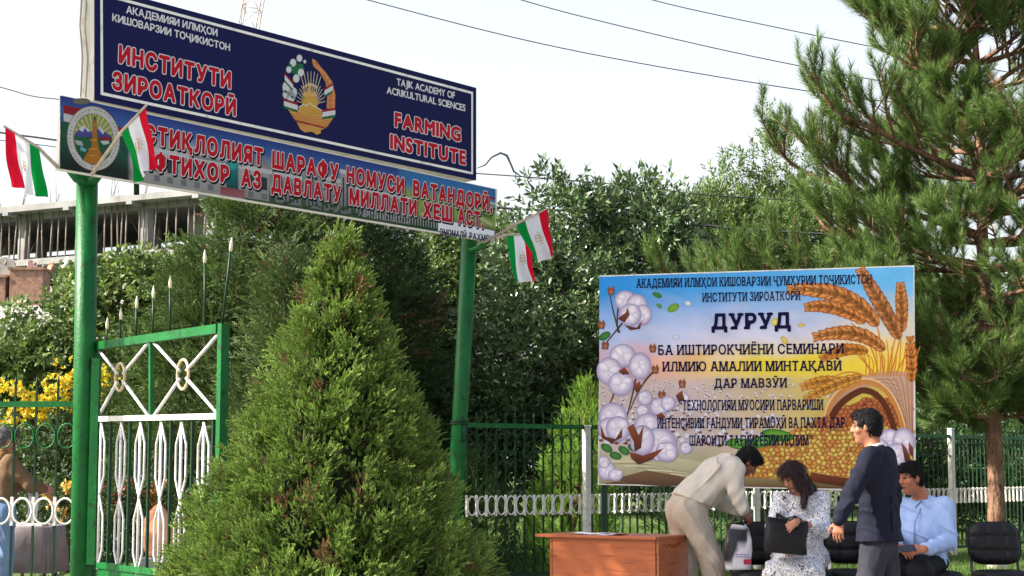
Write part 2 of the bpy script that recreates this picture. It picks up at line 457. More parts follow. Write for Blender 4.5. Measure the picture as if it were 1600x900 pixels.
# ------------------------------------------------------------------ unfinished concrete building far left
CONC = mat("raw_concrete", (.23, .23, .228), .9, .15, var=.2, scale=.7, dirt=(.16, .157, .153), bump=.3, bscale=8)
CONC_D = mat("raw_concrete_block_wall", (.17, .17, .17), .9, .1, var=.25, scale=1.1, dirt=(.14, .135, .13), bump=.3, bscale=5)
STEEL = mat("rusty_prop_steel", (.2, .17, .15), .7, .3, var=.3, scale=3)
def building():
    A, B = P(-330, 730, 101), P(318, 730, 86.5); A[2] = B[2] = 0
    pl = Plane(A, B); L = np.linalg.norm(B - A); u = pl.u; inw = -pl.n
    base = (A + B) / 2
    t = thing("unfinished_building", base, "grey unfinished concrete building with bare slabs, rebar stubs and steel props", "building")
    def pt(s, d, z): return A + u * s + inw * d + UP * z
    zr = 15.75; levels = [zr, zr - 3.05, zr - 6.1, zr - 9.1, zr - 12.1]
    dep = 13
    for i, z in enumerate(levels):
        m = MB(); m.box(pt(L / 2, dep / 2 - .55, z - .16), L / 2 + .35, dep / 2 + .55, .17, u, inw)
        if i < 4: m.box(pt(L / 2, .1, z - .48), L / 2 - .3, .2, .15, u, inw)
        # beam ends poking out of the slab edge
        for k in range(int(L / 4.4) + 1):
            m.box(pt(.6 + k * 4.4, -.9, z - .44), .2, .42, .1, u, inw)
        m.build("floor_slab", CONC, t)
    for k in range(int(L / 4.4) + 1):
        m = MB(); m.box(pt(.6 + k * 4.4, .2, 7.6), .24, .24, 7.55, u, inw)
        m.box(pt(.6 + k * 4.4, 6.2, 7.6), .24, .24, 7.55, u, inw); m.build("column", CONC, t)
    m = MB(); m.box(pt(L / 2, dep - .2, 7.6), L / 2 - .2, .15, 7.5, u, inw); m.build("rear_wall", CONC_D, t)
    r = random.Random(4)
    # block infill walls with openings on the lower storeys, some panels on the top one
    for i in range(4):
        zt, zb = levels[i] - .63, levels[i + 1] + .012
        for k in range(int(L / 4.4)):
            s0 = .84 + k * 4.4; s1 = s0 + 3.9; kind = r.random()
            if i == 0:
                if kind < .45:
                    m = MB(); a = s0 + r.uniform(.2, 1.2); m.box(pt(a + .7, 2.6, (zt + zb) / 2), .7, .1, (zt - zb) / 2, u, inw); m.build("infill_wall", CONC_D if kind < .2 else CONC, t)
                continue
            m = MB(); y = .36
            o0, o1 = (s0 + .9, s0 + 3.0) if kind < .8 else (s0 + .3, s0 + 3.6); zb2 = zb + (.85 if kind > .3 else .05); zt2 = zt - .25
            for a, b, c, d in ((s0, o0, zb, zt), (o1, s1, zb, zt), (o0, o1, zb, zb2), (o0, o1, zt2, zt)):
                if b - a > .05 and d - c > .05: m.box(pt((a + b) / 2, y, (c + d) / 2), (b - a) / 2, .1, (d - c) / 2, u, inw)
            m.build("infill_wall", CONC if kind < .6 else CONC_D, t)
    m = MB(); s = .3
    while s < L:
        zt, zb = levels[0] - .33, levels[1]
        m.tube([pt(s, -.35 + r.uniform(-.1, .2), zb), pt(s + r.uniform(-.08, .08), -.3, zt)], .045, 5)
        if r.random() < .75: m.tube([pt(s + .2, r.uniform(1, 6), zb), pt(s + .2 + r.uniform(-.1, .1), 3, zt)], .04, 5)
        s += r.uniform(.25, .85)
    o = m.build("steel_props", STEEL, t); props(o, kind="stuff")
    m = MB(); s = .6
    while s < L:
        for q in range(4): m.tube([pt(s + r.uniform(-.3, .3), r.uniform(0, .5), zr), pt(s + r.uniform(-.4, .4), r.uniform(0, .5), zr + r.uniform(.7, 1.9))], .02, 4)
        s += 2.2
    for q in range(18): m.box(pt(r.uniform(0, L), r.uniform(.3, 2), zr + .14), r.uniform(.2, .9), .2, r.uniform(.07, .14), u, inw)
    props(m.build("rebar_stubs", STEEL, t), kind="stuff")
building()

# old house with slate roof below it
SLATE = mat("weathered_slate", (.26, .25, .25), .85, .2, var=.35, scale=3, bump=.7, bscale=14, stretch=(6, 1, 1))
BRICK = mat("old_brick", (.26, .15, .11), .9, .1, var=.3, scale=9, dirt=(.33, .28, .24), bump=.6, bscale=30)
def old_house():
    Y = 46
    a, b = P(-160, 560, Y), P(150, 560, Y); zE = P(0, 528, Y)[2]; zR = P(0, 452, Y + 3.2)[2]
    x0, x1 = a[0], b[0]
    t = thing("old_house", ((x0 + x1) / 2, Y + 3, 0), "low white house with grey slate roof and blue window beneath the concrete building", "house")
    W = mat("whitewash", (.3, .3, .315), .9, .1, var=.12, scale=2, dirt=(.4, .39, .37))
    m = MB(); wx0, wx1 = P(8, 575, Y)[0], P(38, 575, Y)[0]; wz0, wz1 = P(20, 590, Y)[2], P(20, 542, Y)[2]
    for c in ((x0, wx0, 0, zE), (wx1, x1, 0, zE), (wx0, wx1, 0, wz0), (wx0, wx1, wz1, zE)):
        m.box(((c[0] + c[1]) / 2, Y + .15, (c[2] + c[3]) / 2), (c[1] - c[0]) / 2, .15, (c[3] - c[2]) / 2)
    m.box((x0 + .15, Y + 3.3, zE / 2), .15, 3, zE / 2); m.box((x1 - .15, Y + 3.3, zE / 2), .15, 3, zE / 2); m.box(((x0 + x1) / 2, Y + 6.3, zE / 2), (x1 - x0) / 2, .15, zE / 2)
    for xx in (x0 + .15, x1 - .15):
        m.add([(xx - .15, Y + .1, zE), (xx + .15, Y + .1, zE), (xx + .15, Y + 6.3, zE), (xx - .15, Y + 6.3, zE), (xx - .15, Y + 3.2, zR - .1), (xx + .15, Y + 3.2, zR - .1)], [(0, 1, 5, 4), (2, 3, 4, 5), (0, 4, 3), (1, 2, 5)])
    m.build("wall", W, t)
    m = MB()
    for s in (0, 1):
        ya = Y - .5 if s == 0 else Y + 6.9; sl = -.18
        m.hexa([(x0 - .4, ya, zE + sl), (x1 + .4, ya, zE + sl), (x1 + .4, Y + 3.2, zR), (x0 - .4, Y + 3.2, zR), (x0 - .4, ya, zE + sl + .09), (x1 + .4, ya, zE + sl + .09), (x1 + .4, Y + 3.2, zR + .09), (x0 - .4, Y + 3.2, zR + .09)])
    m.build("roof", SLATE, t)
    m = MB(); bl = mat("blue_window_frame", S(62, 84, 150), .5, .4, var=.1)
    for c in ((wx0, wx0 + .07, wz0, wz1), (wx1 - .07, wx1, wz0, wz1), (wx0, wx1, wz0, wz0 + .07), (wx0, wx1, wz1 - .07, wz1), ((wx0 + wx1) / 2 - .03, (wx0 + wx1) / 2 + .03, wz0, wz1)):
        m.box(((c[0] + c[1]) / 2, Y + .06, (c[2] + c[3]) / 2), (c[1] - c[0]) / 2, .05, (c[3] - c[2]) / 2)
    f = m.build("window", bl, t)
    m = MB(); m.box(((wx0 + wx1) / 2, Y + .12, (wz0 + wz1) / 2), (wx1 - wx0) / 2 - .01, .01, (wz1 - wz0) / 2 - .01); m.build("pane", mat("window_glass", (.05, .06, .09), .08, .6, var=.2), f)
    for (xa, xb, yt, yb) in ((22, 72, 424, 470), (-14, 14, 436, 470)):
        q = P(xa, yt, Y + 2.2); q2 = P(xb, yb, Y + 2.2); m = MB()
        m.box(((q[0] + q2[0]) / 2, Y + 2.2, (q[2] + q2[2]) / 2 - .2), (q2[0] - q[0]) / 2, .4, (q[2] - q2[2]) / 2 + .2)
        m.box(((q[0] + q2[0]) / 2, Y + 2.2, q[2] + .035), (q2[0] - q[0]) / 2 + .05, .45, .035); m.build("chimney", BRICK, t)
    return Y
HY = old_house()
def dish(px, py, rpx, aim, c, label, Y):
    p = P(px, py, Y); r = rpx / F * Y; d = nrm(aim); u, v = perp(d)
    t = thing("satellite_dish", p - UP * (r * 1.1 + .55), label, "satellite dish", "satellite dishes on the slate roof")
    m = MB(); rings = []
    for q in (0.05, .35, .7, 1): rings.append([p + d * (.28 * r * q * q) + (u * math.cos(2 * math.pi * k / 20) + v * math.sin(2 * math.pi * k / 20)) * r * q for k in range(20)])
    rings2 = [[x - d * .02 for x in rr] for rr in rings[::-1]]
    m.loft(rings + rings2, True); m.build("reflector", mat("dish_paint", c, .5, .4, var=.2, scale=5, dirt=tuple(np.array(c) * .6)), t)
    m = MB(); m.tube([p - d * .03, p - d * .12 - UP * .1, p - d * .12 - UP * (r * 1.1 + .55)], .035, 6); m.build("mast", STEEL, t)
    m = MB(); m.tube([p - v * r * .9, p + d * r * .9], .015, 5); m.ell(p + d * r * .9, (.05, .05, .05)); m.build("feed_arm", STEEL, t)
dish(8, 418, 17, (.35, -1, .35), S(205, 196, 180), "large cream satellite dish at the picture's left edge", HY + 2.0)
dish(49, 416, 10, (.95, -.6, .5), S(228, 190, 170), "small pale pink satellite dish standing behind the brick chimney", HY + 2.9)
dish(80, 421, 14, (-.9, -.55, .4), S(176, 104, 84), "rust red satellite dish right of the brick chimney", HY + 2.6)
dish(103, 412, 11, (-.9, -.6, .5), S(222, 220, 215), "small white satellite dish beside the green sign post", HY + 2.9)

# lattice jib of a tower crane far behind the sign
def crane():
    a, b = P(388, 46, 160), P(407, -60, 160); lo = P(360, 180, 160)
    d = nrm(b - a); base = lo.copy(); base[2] = 0
    t = thing("tower_crane", base, "pale lattice crane jib rising beyond the top edge of the navy sign", "crane")
    s = nrm(np.cross(d, (0, 1, 0))); q = np.cross(d, s); w = .85
    cor = [s * w + q * w, s * -w + q * w, s * -w - q * w, s * w - q * w]
    p0 = a - d * 22; n = 26; m = MB()
    for c in cor: m.tube([p0 + c, p0 + c + d * 2.0 * n], .075, 5)
    for i in range(n):
        for k in range(4):
            c0, c1 = cor[k], cor[(k + 1) % 4]
            m.tube([p0 + d * 2 * i + c0, p0 + d * 2 * (i + 1) + c1], .045, 4); m.tube([p0 + d * 2 * i + c0, p0 + d * 2 * i + c1], .04, 4)
    m.build("lattice_jib", mat("crane_paint", S(196, 176, 168), .6, .3, var=.2), t)
    m = MB(); 
    e = p0.copy(); e[2] = 0
    for sx in (-1, 1):
        for sy in (-1, 1): m.tube([e + np.array([sx * .9, sy * .9, 0]), p0 + np.array([sx * .9, sy * .9, 0])], .1, 5)
    for i in range(int(p0[2] / 2)):
        z = i * 2.0; k = -1 if i % 2 else 1
        for sy in (-1, 1): m.tube([e + np.array([k * .9, sy * .9, z]), e + np.array([-k * .9, sy * .9, z + 2])], .05, 4); m.tube([e + np.array([sy * .9, k * .9, z]), e + np.array([sy * .9, -k * .9, z + 2])], .05, 4)
    m.build("mast", STEEL, t)
crane()
# round planting bed under the juniper, with a low concrete rim
bc = P(505, 900, 10.6); mb = MB(); mb.poly([(bc[0] + 1.35 * math.cos(a), 10.6 + 1.35 * math.sin(a), .012) for a in np.linspace(0, 2 * math.pi, 49)[:-1]])
props(mb.build("planting_bed", ground_mat("bed_soil", (.06, .045, .03), (.09, .065, .045), (.05, .06, .025), 2, 14, .8, 60), None), kind="structure")
mb = MB(); mb.tube([(bc[0] + 1.39 * math.cos(a), 10.6 + 1.39 * math.sin(a), .03) for a in np.linspace(0, 2 * math.pi, 49)[:-1]], .06, 8, closed=True)
props(mb.build("kerb", mat("bed_rim_concrete", (.33, .32, .3), .9, .1, var=.2, bump=.4), None), kind="structure")
# ------------------------------------------------------------------ foliage
def basis(d):
    d = d / (np.linalg.norm(d, axis=1, keepdims=True) + 1e-9)
    a = rng.normal(size=d.shape); u = a - d * (a * d).sum(1, keepdims=True); u /= np.linalg.norm(u, axis=1, keepdims=True) + 1e-9
    return d, u, np.cross(d, u)
def scatter(tpl, pos, dirs, size, c0, c1):
    """tpl = (verts k,3 along +z; faces; grad k); size N; c0,c1 N,3 colours at base and tip"""
    tv, tf, tg = tpl; w, u, v = basis(dirs); N, k = len(pos), len(tv)
    V = pos[:, None, :] + size[:, None, None] * (tv[None, :, 0, None] * u[:, None] + tv[None, :, 1, None] * v[:, None] + tv[None, :, 2, None] * w[:, None])
    Fc = (tf[None] + (np.arange(N) * k)[:, None, None]).reshape(-1, tf.shape[1])
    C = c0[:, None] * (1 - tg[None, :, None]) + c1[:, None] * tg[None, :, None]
    return V.reshape(-1, 3), Fc, C.reshape(-1, 3)
def merge(parts):
    V, Fc, C, o = [], [], [], 0
    for a, b, c in parts: V.append(a); Fc.append(b + o); C.append(c); o += len(a)
    return np.concatenate(V), np.concatenate(Fc), np.concatenate(C)
def tpl_sprig(n=16, spread=34, sl=.32, sw=.055, seed=1, flat=0.0, taper=.5):
    """small upright conifer plume: diamond scales spiralling up a twig"""
    r = np.random.default_rng(seed); V, Fc, G = [], [], []
    for i in range(n):
        t = i / (n - 1); z = .04 + .80 * t; az = i * 2.4 + r.uniform(-.3, .3); el = R(spread) * (1.1 - .8 * t) * r.uniform(.7, 1.25)
        d = np.array([math.sin(el) * math.cos(az), math.sin(el) * math.sin(az) * (1 - flat), math.cos(el)]); L = sl * (1 - taper * t) * r.uniform(.75, 1.2)
        q = nrm(np.cross(d, r.normal(size=3))) * sw * r.uniform(.8, 1.2); b = np.array([0, 0, z]); o = len(V)
        V += [b, b + d * L * .5 + q, b + d * L, b + d * L * .5 - q]; Fc.append((o, o + 1, o + 2, o + 3)); g = .25 * t
        G += [g, g + .3, min(g + .75, 1), g + .3]
    return np.array(V), np.array(Fc), np.array(G)
def tpl_frond(n=11, seed=2, w=.03):
    """flat drooping cypress spray with side branchlets"""
    r = np.random.default_rng(seed); V, Fc, G = [], [], []
    for i in range(n):
        t = i / (n - 1); z = .05 + .75 * t
        for sg in (-1, 1):
            d = nrm(np.array([sg * r.uniform(.55, .85), r.uniform(-.22, .22), .85])); L = (.42 - .26 * abs(t - .3)) * r.uniform(.7, 1.15)
            b = np.array([0, .06 * math.sin(t * 3), z]); q = nrm(np.cross(d, (0, 1, .2))) * w; o = len(V)
            V += [b, b + d * L * .45 + q, b + d * L, b + d * L * .45 - q]; Fc.append((o, o + 1, o + 2, o + 3)); G += [.1, .4, .9, .4]
    o = len(V); V += [np.array([-.03, 0, 0]), np.array([.03, 0, 0]), np.array([.01, 0, 1.]), np.array([-.01, 0, 1.])]; Fc.append((o, o + 1, o + 2, o + 3)); G += [0, 0, 1, 1]
    return np.array(V), np.array(Fc), np.array(G)
def tpl_leaves(n=6, ll=.5, lw=.13, seed=3, spread=62, fold=.035, droop=.0):
    """twig of folded leaves, four triangles per leaf"""
    r = np.random.default_rng(seed); V, Fc, G = [], [], []
    for i in range(n):
        z = .1 + .85 * i / max(n - 1, 1); az = i * 2.4 + r.uniform(-.4, .4); el = R(spread) * r.uniform(.6, 1.3) * (1.1 - .6 * i / n)
        d = np.array([math.sin(el) * math.cos(az), math.sin(el) * math.sin(az), math.cos(el) - droop]); d = nrm(d); L = ll * r.uniform(.7, 1.2)
        s = nrm(np.cross(d, r.normal(size=3) * .5 + np.array([math.cos(az), math.sin(az), 1.]))); nn = np.cross(s, d); W = lw * r.uniform(.8, 1.15); b = np.array([0, 0, z]); o = len(V)
        cen = b + d * L * .45 - nn * fold; tip = b + d * L - nn * fold * .8
        V += [b, b + d * L * .4 + s * W, tip, b + d * L * .4 - s * W, cen]
        Fc += [(o, o + 1, o + 4), (o + 1, o + 2, o + 4), (o + 2, o + 3, o + 4), (o + 3, o, o + 4)]; g = r.uniform(0, 1); G += [g * .8, g, g, g, g * .8]
    return np.array(V), np.array(Fc), np.array(G)
def tpl_needles(n=46, seed=4, w=.014):
    r = np.random.default_rng(seed); V, Fc, G = [], [], []
    for i in range(n):
        t = r.uniform(0, 1) ** .7; az = r.uniform(0, 6.28); el = R(58) * (1.05 - .75 * t) * r.uniform(.7, 1.2)
        d = np.array([math.sin(el) * math.cos(az), math.sin(el) * math.sin(az), math.cos(el)]); L = .52 * r.uniform(.75, 1.15)
        q = nrm(np.cross(d, r.normal(size=3))) * w; b = np.array([0, 0, .62 * t]); o = len(V)
        V += [b - q, b + q, b + d * L]; Fc.append((o, o + 1, o + 2)); G += [.1, .1, 1]
    return np.array(V), np.array(Fc), np.array(G)
def pal(n, a, b, jit=.25):
    """random mix between two linear colours with brightness jitter"""
    t = rng.random((n, 1)); c = np.array(a) * (1 - t) + np.array(b) * t
    return np.clip(c * (1 + rng.normal(0, jit, (n, 1))).clip(.45, 1.7), .002, .6)
def limb_tree(mb, base, top, r0, r1, bend=.1, n=7, seg=10, r=random):
    base, top = np.array(base, float), np.array(top, float); L = np.linalg.norm(top - base); pts = []; o = np.zeros(3)
    for i in range(n + 1):
        t = i / n; o = o + np.array([r.uniform(-1, 1), r.uniform(-1, 1), 0]) * bend * L / n * (i > 0); pts.append(base + (top - base) * t + o * (1 - .3 * t))
    mb.tube(pts, [r0 + (r1 - r0) * (i / n) for i in range(n + 1)], seg); return pts

def conifer(name, label, X, Y, H, prof, n_cl, cl_len, cl_rad, per, tpls, size, ca, cb, out=.6, up=.8, trunk=.12, fill=.25, zmin=.0, m=None, brown=.0, group=None, jitter=.1, lean=(0, 0), cat="tree", twig=.55, core=0):
    t = thing(name, (X, Y, 0), label, cat, group)
    z = []; pm = max(prof(q) for q in np.linspace(0, 1, 60))
    while len(z) < n_cl:
        q = rng.random() ; 
        if rng.random() < prof(q) / pm + .06: z.append(q)
    z = np.array(z); ang = rng.uniform(0, 2 * np.pi, n_cl); deep = rng.random(n_cl) < fill
    rad = np.array([prof(q) for q in z]) * np.where(deep, rng.uniform(.45, .8, n_cl), rng.uniform(.84, 1.0 + jitter, n_cl))
    outd = np.stack([np.cos(ang), np.sin(ang), 0 * ang], 1)
    c = outd * rad[:, None] + np.stack([X + lean[0] * z * H, Y + lean[1] * z * H, zmin + z * (H - zmin)], 1)
    ax = outd * out + np.array([0, 0, up]) + rng.normal(0, .22, (n_cl, 3)); ax /= np.linalg.norm(ax, axis=1, keepdims=True)
    cs = rng.uniform(.7, 1.25, n_cl)
    tt = rng.random((n_cl, per)); loc = rng.normal(0, 1, (n_cl, per, 3)); loc -= ax[:, None] * (loc * ax[:, None]).sum(2, keepdims=True)
    loc *= .62
    pos = c[:, None] - ax[:, None] * cl_len * .6 * cs[:, None, None] + ax[:, None] * (tt * cl_len * cs[:, None])[..., None] + loc * (cl_rad * cs[:, None] * (1.05 - .75 * tt))[..., None]
    d = ax[:, None] + loc * twig + rng.normal(0, .18, (n_cl, per, 3))
    pos, d = pos.reshape(-1, 3), d.reshape(-1, 3); N = len(pos)
    clj = np.repeat(rng.normal(1, .16, n_cl).clip(.6, 1.5), per)[:, None]
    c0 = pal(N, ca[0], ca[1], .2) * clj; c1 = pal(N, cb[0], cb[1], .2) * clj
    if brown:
        bc = np.repeat(rng.random(n_cl) < brown, per) | (rng.random(N) < brown * .4); c0[bc] = pal(bc.sum(), (.10, .055, .025), (.16, .08, .04)); c1[bc] = pal(bc.sum(), (.14, .075, .035), (.2, .11, .06))
    dp = np.repeat(deep, per)
    keep = pos[:, 2] > .03; pos, d, c0, c1 = pos[keep], d[keep], c0[keep], c1[keep]; N = len(pos)
    which = rng.integers(0, len(tpls), N); parts = []
    for i, tp in enumerate(tpls):
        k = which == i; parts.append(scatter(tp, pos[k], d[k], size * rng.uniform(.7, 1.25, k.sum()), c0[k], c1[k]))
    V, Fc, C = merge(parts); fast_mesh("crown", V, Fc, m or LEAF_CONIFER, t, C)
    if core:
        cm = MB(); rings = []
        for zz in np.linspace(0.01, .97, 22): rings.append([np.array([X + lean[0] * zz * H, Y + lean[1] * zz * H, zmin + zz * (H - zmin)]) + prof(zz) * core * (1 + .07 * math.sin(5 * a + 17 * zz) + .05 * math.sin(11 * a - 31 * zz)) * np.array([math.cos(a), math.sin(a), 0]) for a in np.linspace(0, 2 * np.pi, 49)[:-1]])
        cm.loft(rings, True, None, False); cm.build("shade_core", INNER, t)  # opaque cone inside the crown, its dark colour paints the shade in the gaps
    mb = MB(); limb_tree(mb, (X, Y, 0), (X + lean[0] * H, Y + lean[1] * H, H * .96), trunk, .012, .015)
    for q in range(26):
        zz = rng.uniform(.08, .85); a = rng.uniform(0, 6.28); rr = prof(zz) * .75; o = np.array([X + lean[0] * zz * H, Y + lean[1] * zz * H, zmin + zz * (H - zmin)])
        mb.tube([o - UP * .05, o + np.array([math.cos(a), math.sin(a), .25]) * rr * .5, o + np.array([math.cos(a), math.sin(a), .55]) * rr], [trunk * .25, trunk * .15, .006], 5)
    mb.build("trunk", BARK, t); return t
def broadleaf(name, label, X, Y, crown, n_cl, cl_r, per, tpls, size, ca, cb, trunk=.12, m=None, group=None, up=.35, extra=(), cat="tree", shell=.55, fork=None, n_limb=14, zcut=.02):
    """crown: list of ellipsoids (cx,cy,cz, rx,ry,rz, weight)"""
    t = thing(name, (X, Y, 0), label, cat, group)
    w = np.array([e[6] for e in crown], float); w /= w.sum(); pick = rng.choice(len(crown), n_cl, p=w)
    d = rng.normal(size=(n_cl, 3)); d /= np.linalg.norm(d, axis=1, keepdims=True); rr = shell + (1 - shell) * rng.random(n_cl) ** .7
    E = np.array([e[:6] for e in crown])[pick]; c = E[:, :3] + d * rr[:, None] * E[:, 3:]
    c = np.concatenate([c] + ([np.array(extra)] if len(extra) else [])); n_all = len(c)
    od = np.concatenate([d, np.tile([0, 0, 1.], (n_all - n_cl, 1))]) if n_all > n_cl else d
    ld = rng.normal(size=(n_all, per, 3)); ld /= np.linalg.norm(ld, axis=2, keepdims=True); q = rng.random((n_all, per, 1)) ** .4; crr = cl_r * rng.uniform(.65, 1.3, (n_all, 1, 1))
    ld[:, :, 2] *= .8
    pos = (c[:, None] + ld * q * crr).reshape(-1, 3); dirs = (ld * .9 + od[:, None] * .6 + np.array([0, 0, up]) + rng.normal(0, .25, ld.shape)).reshape(-1, 3)
    N = len(pos); clj = np.repeat(rng.normal(1, .13, n_all).clip(.65, 1.4), per)[:, None]
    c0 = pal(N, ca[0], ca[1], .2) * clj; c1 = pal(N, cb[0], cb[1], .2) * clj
    k = pos[:, 2] > zcut + .05; pos, dirs, c0, c1 = pos[k], dirs[k], c0[k], c1[k]; N = len(pos)
    which = rng.integers(0, len(tpls), N); parts = []
    for i, tp in enumerate(tpls):
        k = which == i; parts.append(scatter(tp, pos[k], dirs[k], size * rng.uniform(.7, 1.25, k.sum()), c0[k], c1[k]))
    V, Fc, C = merge(parts); fast_mesh("crown", V, Fc, m or LEAF, t, C)
    mb = MB(); f = np.array(fork if fork is not None else (X, Y, c[:, 2].min() * .4 + c[:, 2].mean() * .6))
    limb_tree(mb, (X, Y, 0), f, trunk, trunk * .6, .06)
    for i in rng.choice(n_all, min(n_limb, n_all), replace=False):
        s = f * (1 - .0) - (f - np.array([X, Y, 0])) * rng.uniform(0, .5); mid = (s + c[i]) / 2 + np.array([0, 0, -.05]) + rng.normal(0, .05, 3)
        mb.tube([s, mid, c[i]], [trunk * .4, trunk * .25, .008], 6)
    mb.build("trunk", BARK, t); return t

INNER = mat('shade_core', (.016, .022, .01), .95, .05, var=.5, scale=40, dirt=(.04, .026, .014), bump=1.0, bscale=60)  # near-black green, shade between the tufts put into the colour, with brown flecks
SP1 = [tpl_sprig(18, 36, .30, .05, s) for s in (1, 2, 3, 4)]
FR = [tpl_sprig(24, 40, .34, .026, s, flat=.6) for s in (11, 12, 13)]
LG = [tpl_leaves(7, .62, .135, s, 66) for s in (21, 22, 23)]
LN = [tpl_leaves(8, .5, .075, s, 58) for s in (31, 32, 33)]
LB = [tpl_leaves(7, .55, .16, s, 66, droop=.25) for s in (41, 42, 43)]
ND = [tpl_needles(52, s, .0115) for s in (51, 52, 53, 54)]

# the big juniper in front of the gate
c = P(505, 900, 10.6)
def jprof(q):            # radius by relative height
    zz = [0, .06, .2, .38, .55, .72, .86, .94, 1.0]; rr = [.84, 1.0, .95, .75, .52, .34, .18, .08, .02]
    return float(np.interp(q, zz, rr))
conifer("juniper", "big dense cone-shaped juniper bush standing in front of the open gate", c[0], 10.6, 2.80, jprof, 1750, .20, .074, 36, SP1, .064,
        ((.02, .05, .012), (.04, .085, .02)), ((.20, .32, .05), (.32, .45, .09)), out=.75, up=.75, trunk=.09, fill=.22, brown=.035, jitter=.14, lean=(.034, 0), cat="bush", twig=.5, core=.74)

# two street trees out of the picture on the left, whose crowns shade the poster and the people
for X_, Y_, z_, lab in ((-7.0, 13.4, 9.2, "street tree left of the picture, nearer one, shading the people"), (-8.3, 15.6, 10.4, "street tree left of the picture, farther one, shading the poster")):
    broadleaf("street_tree", lab, X_, Y_, [(X_ + .3, Y_, z_, 1.8, 2.5, 2.7, 1)], 300, .5, 26, [tpl_leaves(7, .6, .17, q_, 66, droop=.2) for q_ in (61, 62)], .3, ((.03, .06, .018), (.05, .085, .022)), ((.06, .1, .025), (.09, .14, .035)), trunk=.16, group="street trees left of the picture", shell=.3)
# dark cypresses behind the gate
cy1 = lambda q: float(np.interp(q, [0, .1, .35, .6, .8, 1], [1.3, 1.75, 1.75, 1.35, .75, .05]))
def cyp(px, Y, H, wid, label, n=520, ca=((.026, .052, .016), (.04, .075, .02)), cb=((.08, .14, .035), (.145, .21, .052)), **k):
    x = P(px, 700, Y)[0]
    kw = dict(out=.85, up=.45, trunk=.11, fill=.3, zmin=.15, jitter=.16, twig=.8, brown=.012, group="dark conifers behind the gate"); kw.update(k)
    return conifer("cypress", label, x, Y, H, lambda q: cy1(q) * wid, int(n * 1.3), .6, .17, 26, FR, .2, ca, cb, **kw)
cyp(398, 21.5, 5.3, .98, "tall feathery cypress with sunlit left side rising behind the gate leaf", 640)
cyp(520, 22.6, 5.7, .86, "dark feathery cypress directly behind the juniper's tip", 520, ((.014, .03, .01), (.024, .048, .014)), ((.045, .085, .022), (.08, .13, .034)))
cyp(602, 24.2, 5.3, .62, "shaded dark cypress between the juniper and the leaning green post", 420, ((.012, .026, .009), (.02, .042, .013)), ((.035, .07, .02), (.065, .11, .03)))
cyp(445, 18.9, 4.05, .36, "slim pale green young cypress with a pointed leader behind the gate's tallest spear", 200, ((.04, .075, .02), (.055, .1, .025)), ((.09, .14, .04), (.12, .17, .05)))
# bright thuja by the poster
x = P(888, 800, 20.7)[0]
conifer("thuja", "bright yellow-green pointed thuja behind the railing left of the poster", x, 20.7, 2.42, lambda q: float(np.interp(q, [0, .1, .4, .7, .9, 1], [.40, .50, .52, .34, .14, .02])), 330, .3, .075, 20, FR, .10,
        ((.09, .18, .022), (.12, .23, .03)), ((.2, .36, .04), (.28, .44, .06)), out=.3, up=1.0, trunk=.05, fill=.3, jitter=.12, lean=(.1, 0), cat="tree", twig=.5)
x = P(742, 800, 20.6)[0]
conifer("thuja", "low dark thuja at the foot of the leaning green post", x, 20.6, 1.5, lambda q: float(np.interp(q, [0, .15, .5, .8, 1], [.42, .52, .45, .25, .03])), 200, .26, .075, 18, FR, .10,
        ((.025, .06, .014), (.035, .08, .018)), ((.05, .1, .02), (.08, .14, .03)), out=.4, up=1.0, trunk=.05, fill=.3, jitter=.1)

def cr(px, py, Y, rx, ry, rz, w=1):
    p = P(px, py, Y); return (p[0], p[1], p[2], rx, ry, rz, w)
# glossy broadleaf tree between post and poster
Y = 24.0
broadleaf("broadleaf_tree", "large glossy dark-leaved broadleaf tree between the leaning green post and the poster", P(890, 800, Y)[0], Y,
          [cr(865, 560, Y, 1.35, 1.2, 1.7, 4), cr(950, 455, Y + .3, 1.6, 1.2, .95, 3), cr(800, 660, Y - .2, .75, .9, 1.2, 1.6), cr(1000, 600, Y, 1.3, 1.1, 1.6, 2.2), cr(890, 362, Y, .75, .7, .45, .5), cr(1010, 365, Y, .55, .6, .5, .45)],
          330, .34, 26, LG, .17, ((.036, .072, .024), (.055, .105, .034)), ((.09, .15, .055), (.16, .22, .09)), trunk=.13, m=LEAF_GLOSS, up=.2,
          extra=[P(px, py, Y) for px, py in ((868, 290), (848, 305), (900, 305), (985, 295), (1005, 300), (1032, 300), (1040, 320), (965, 320), (925, 335))])
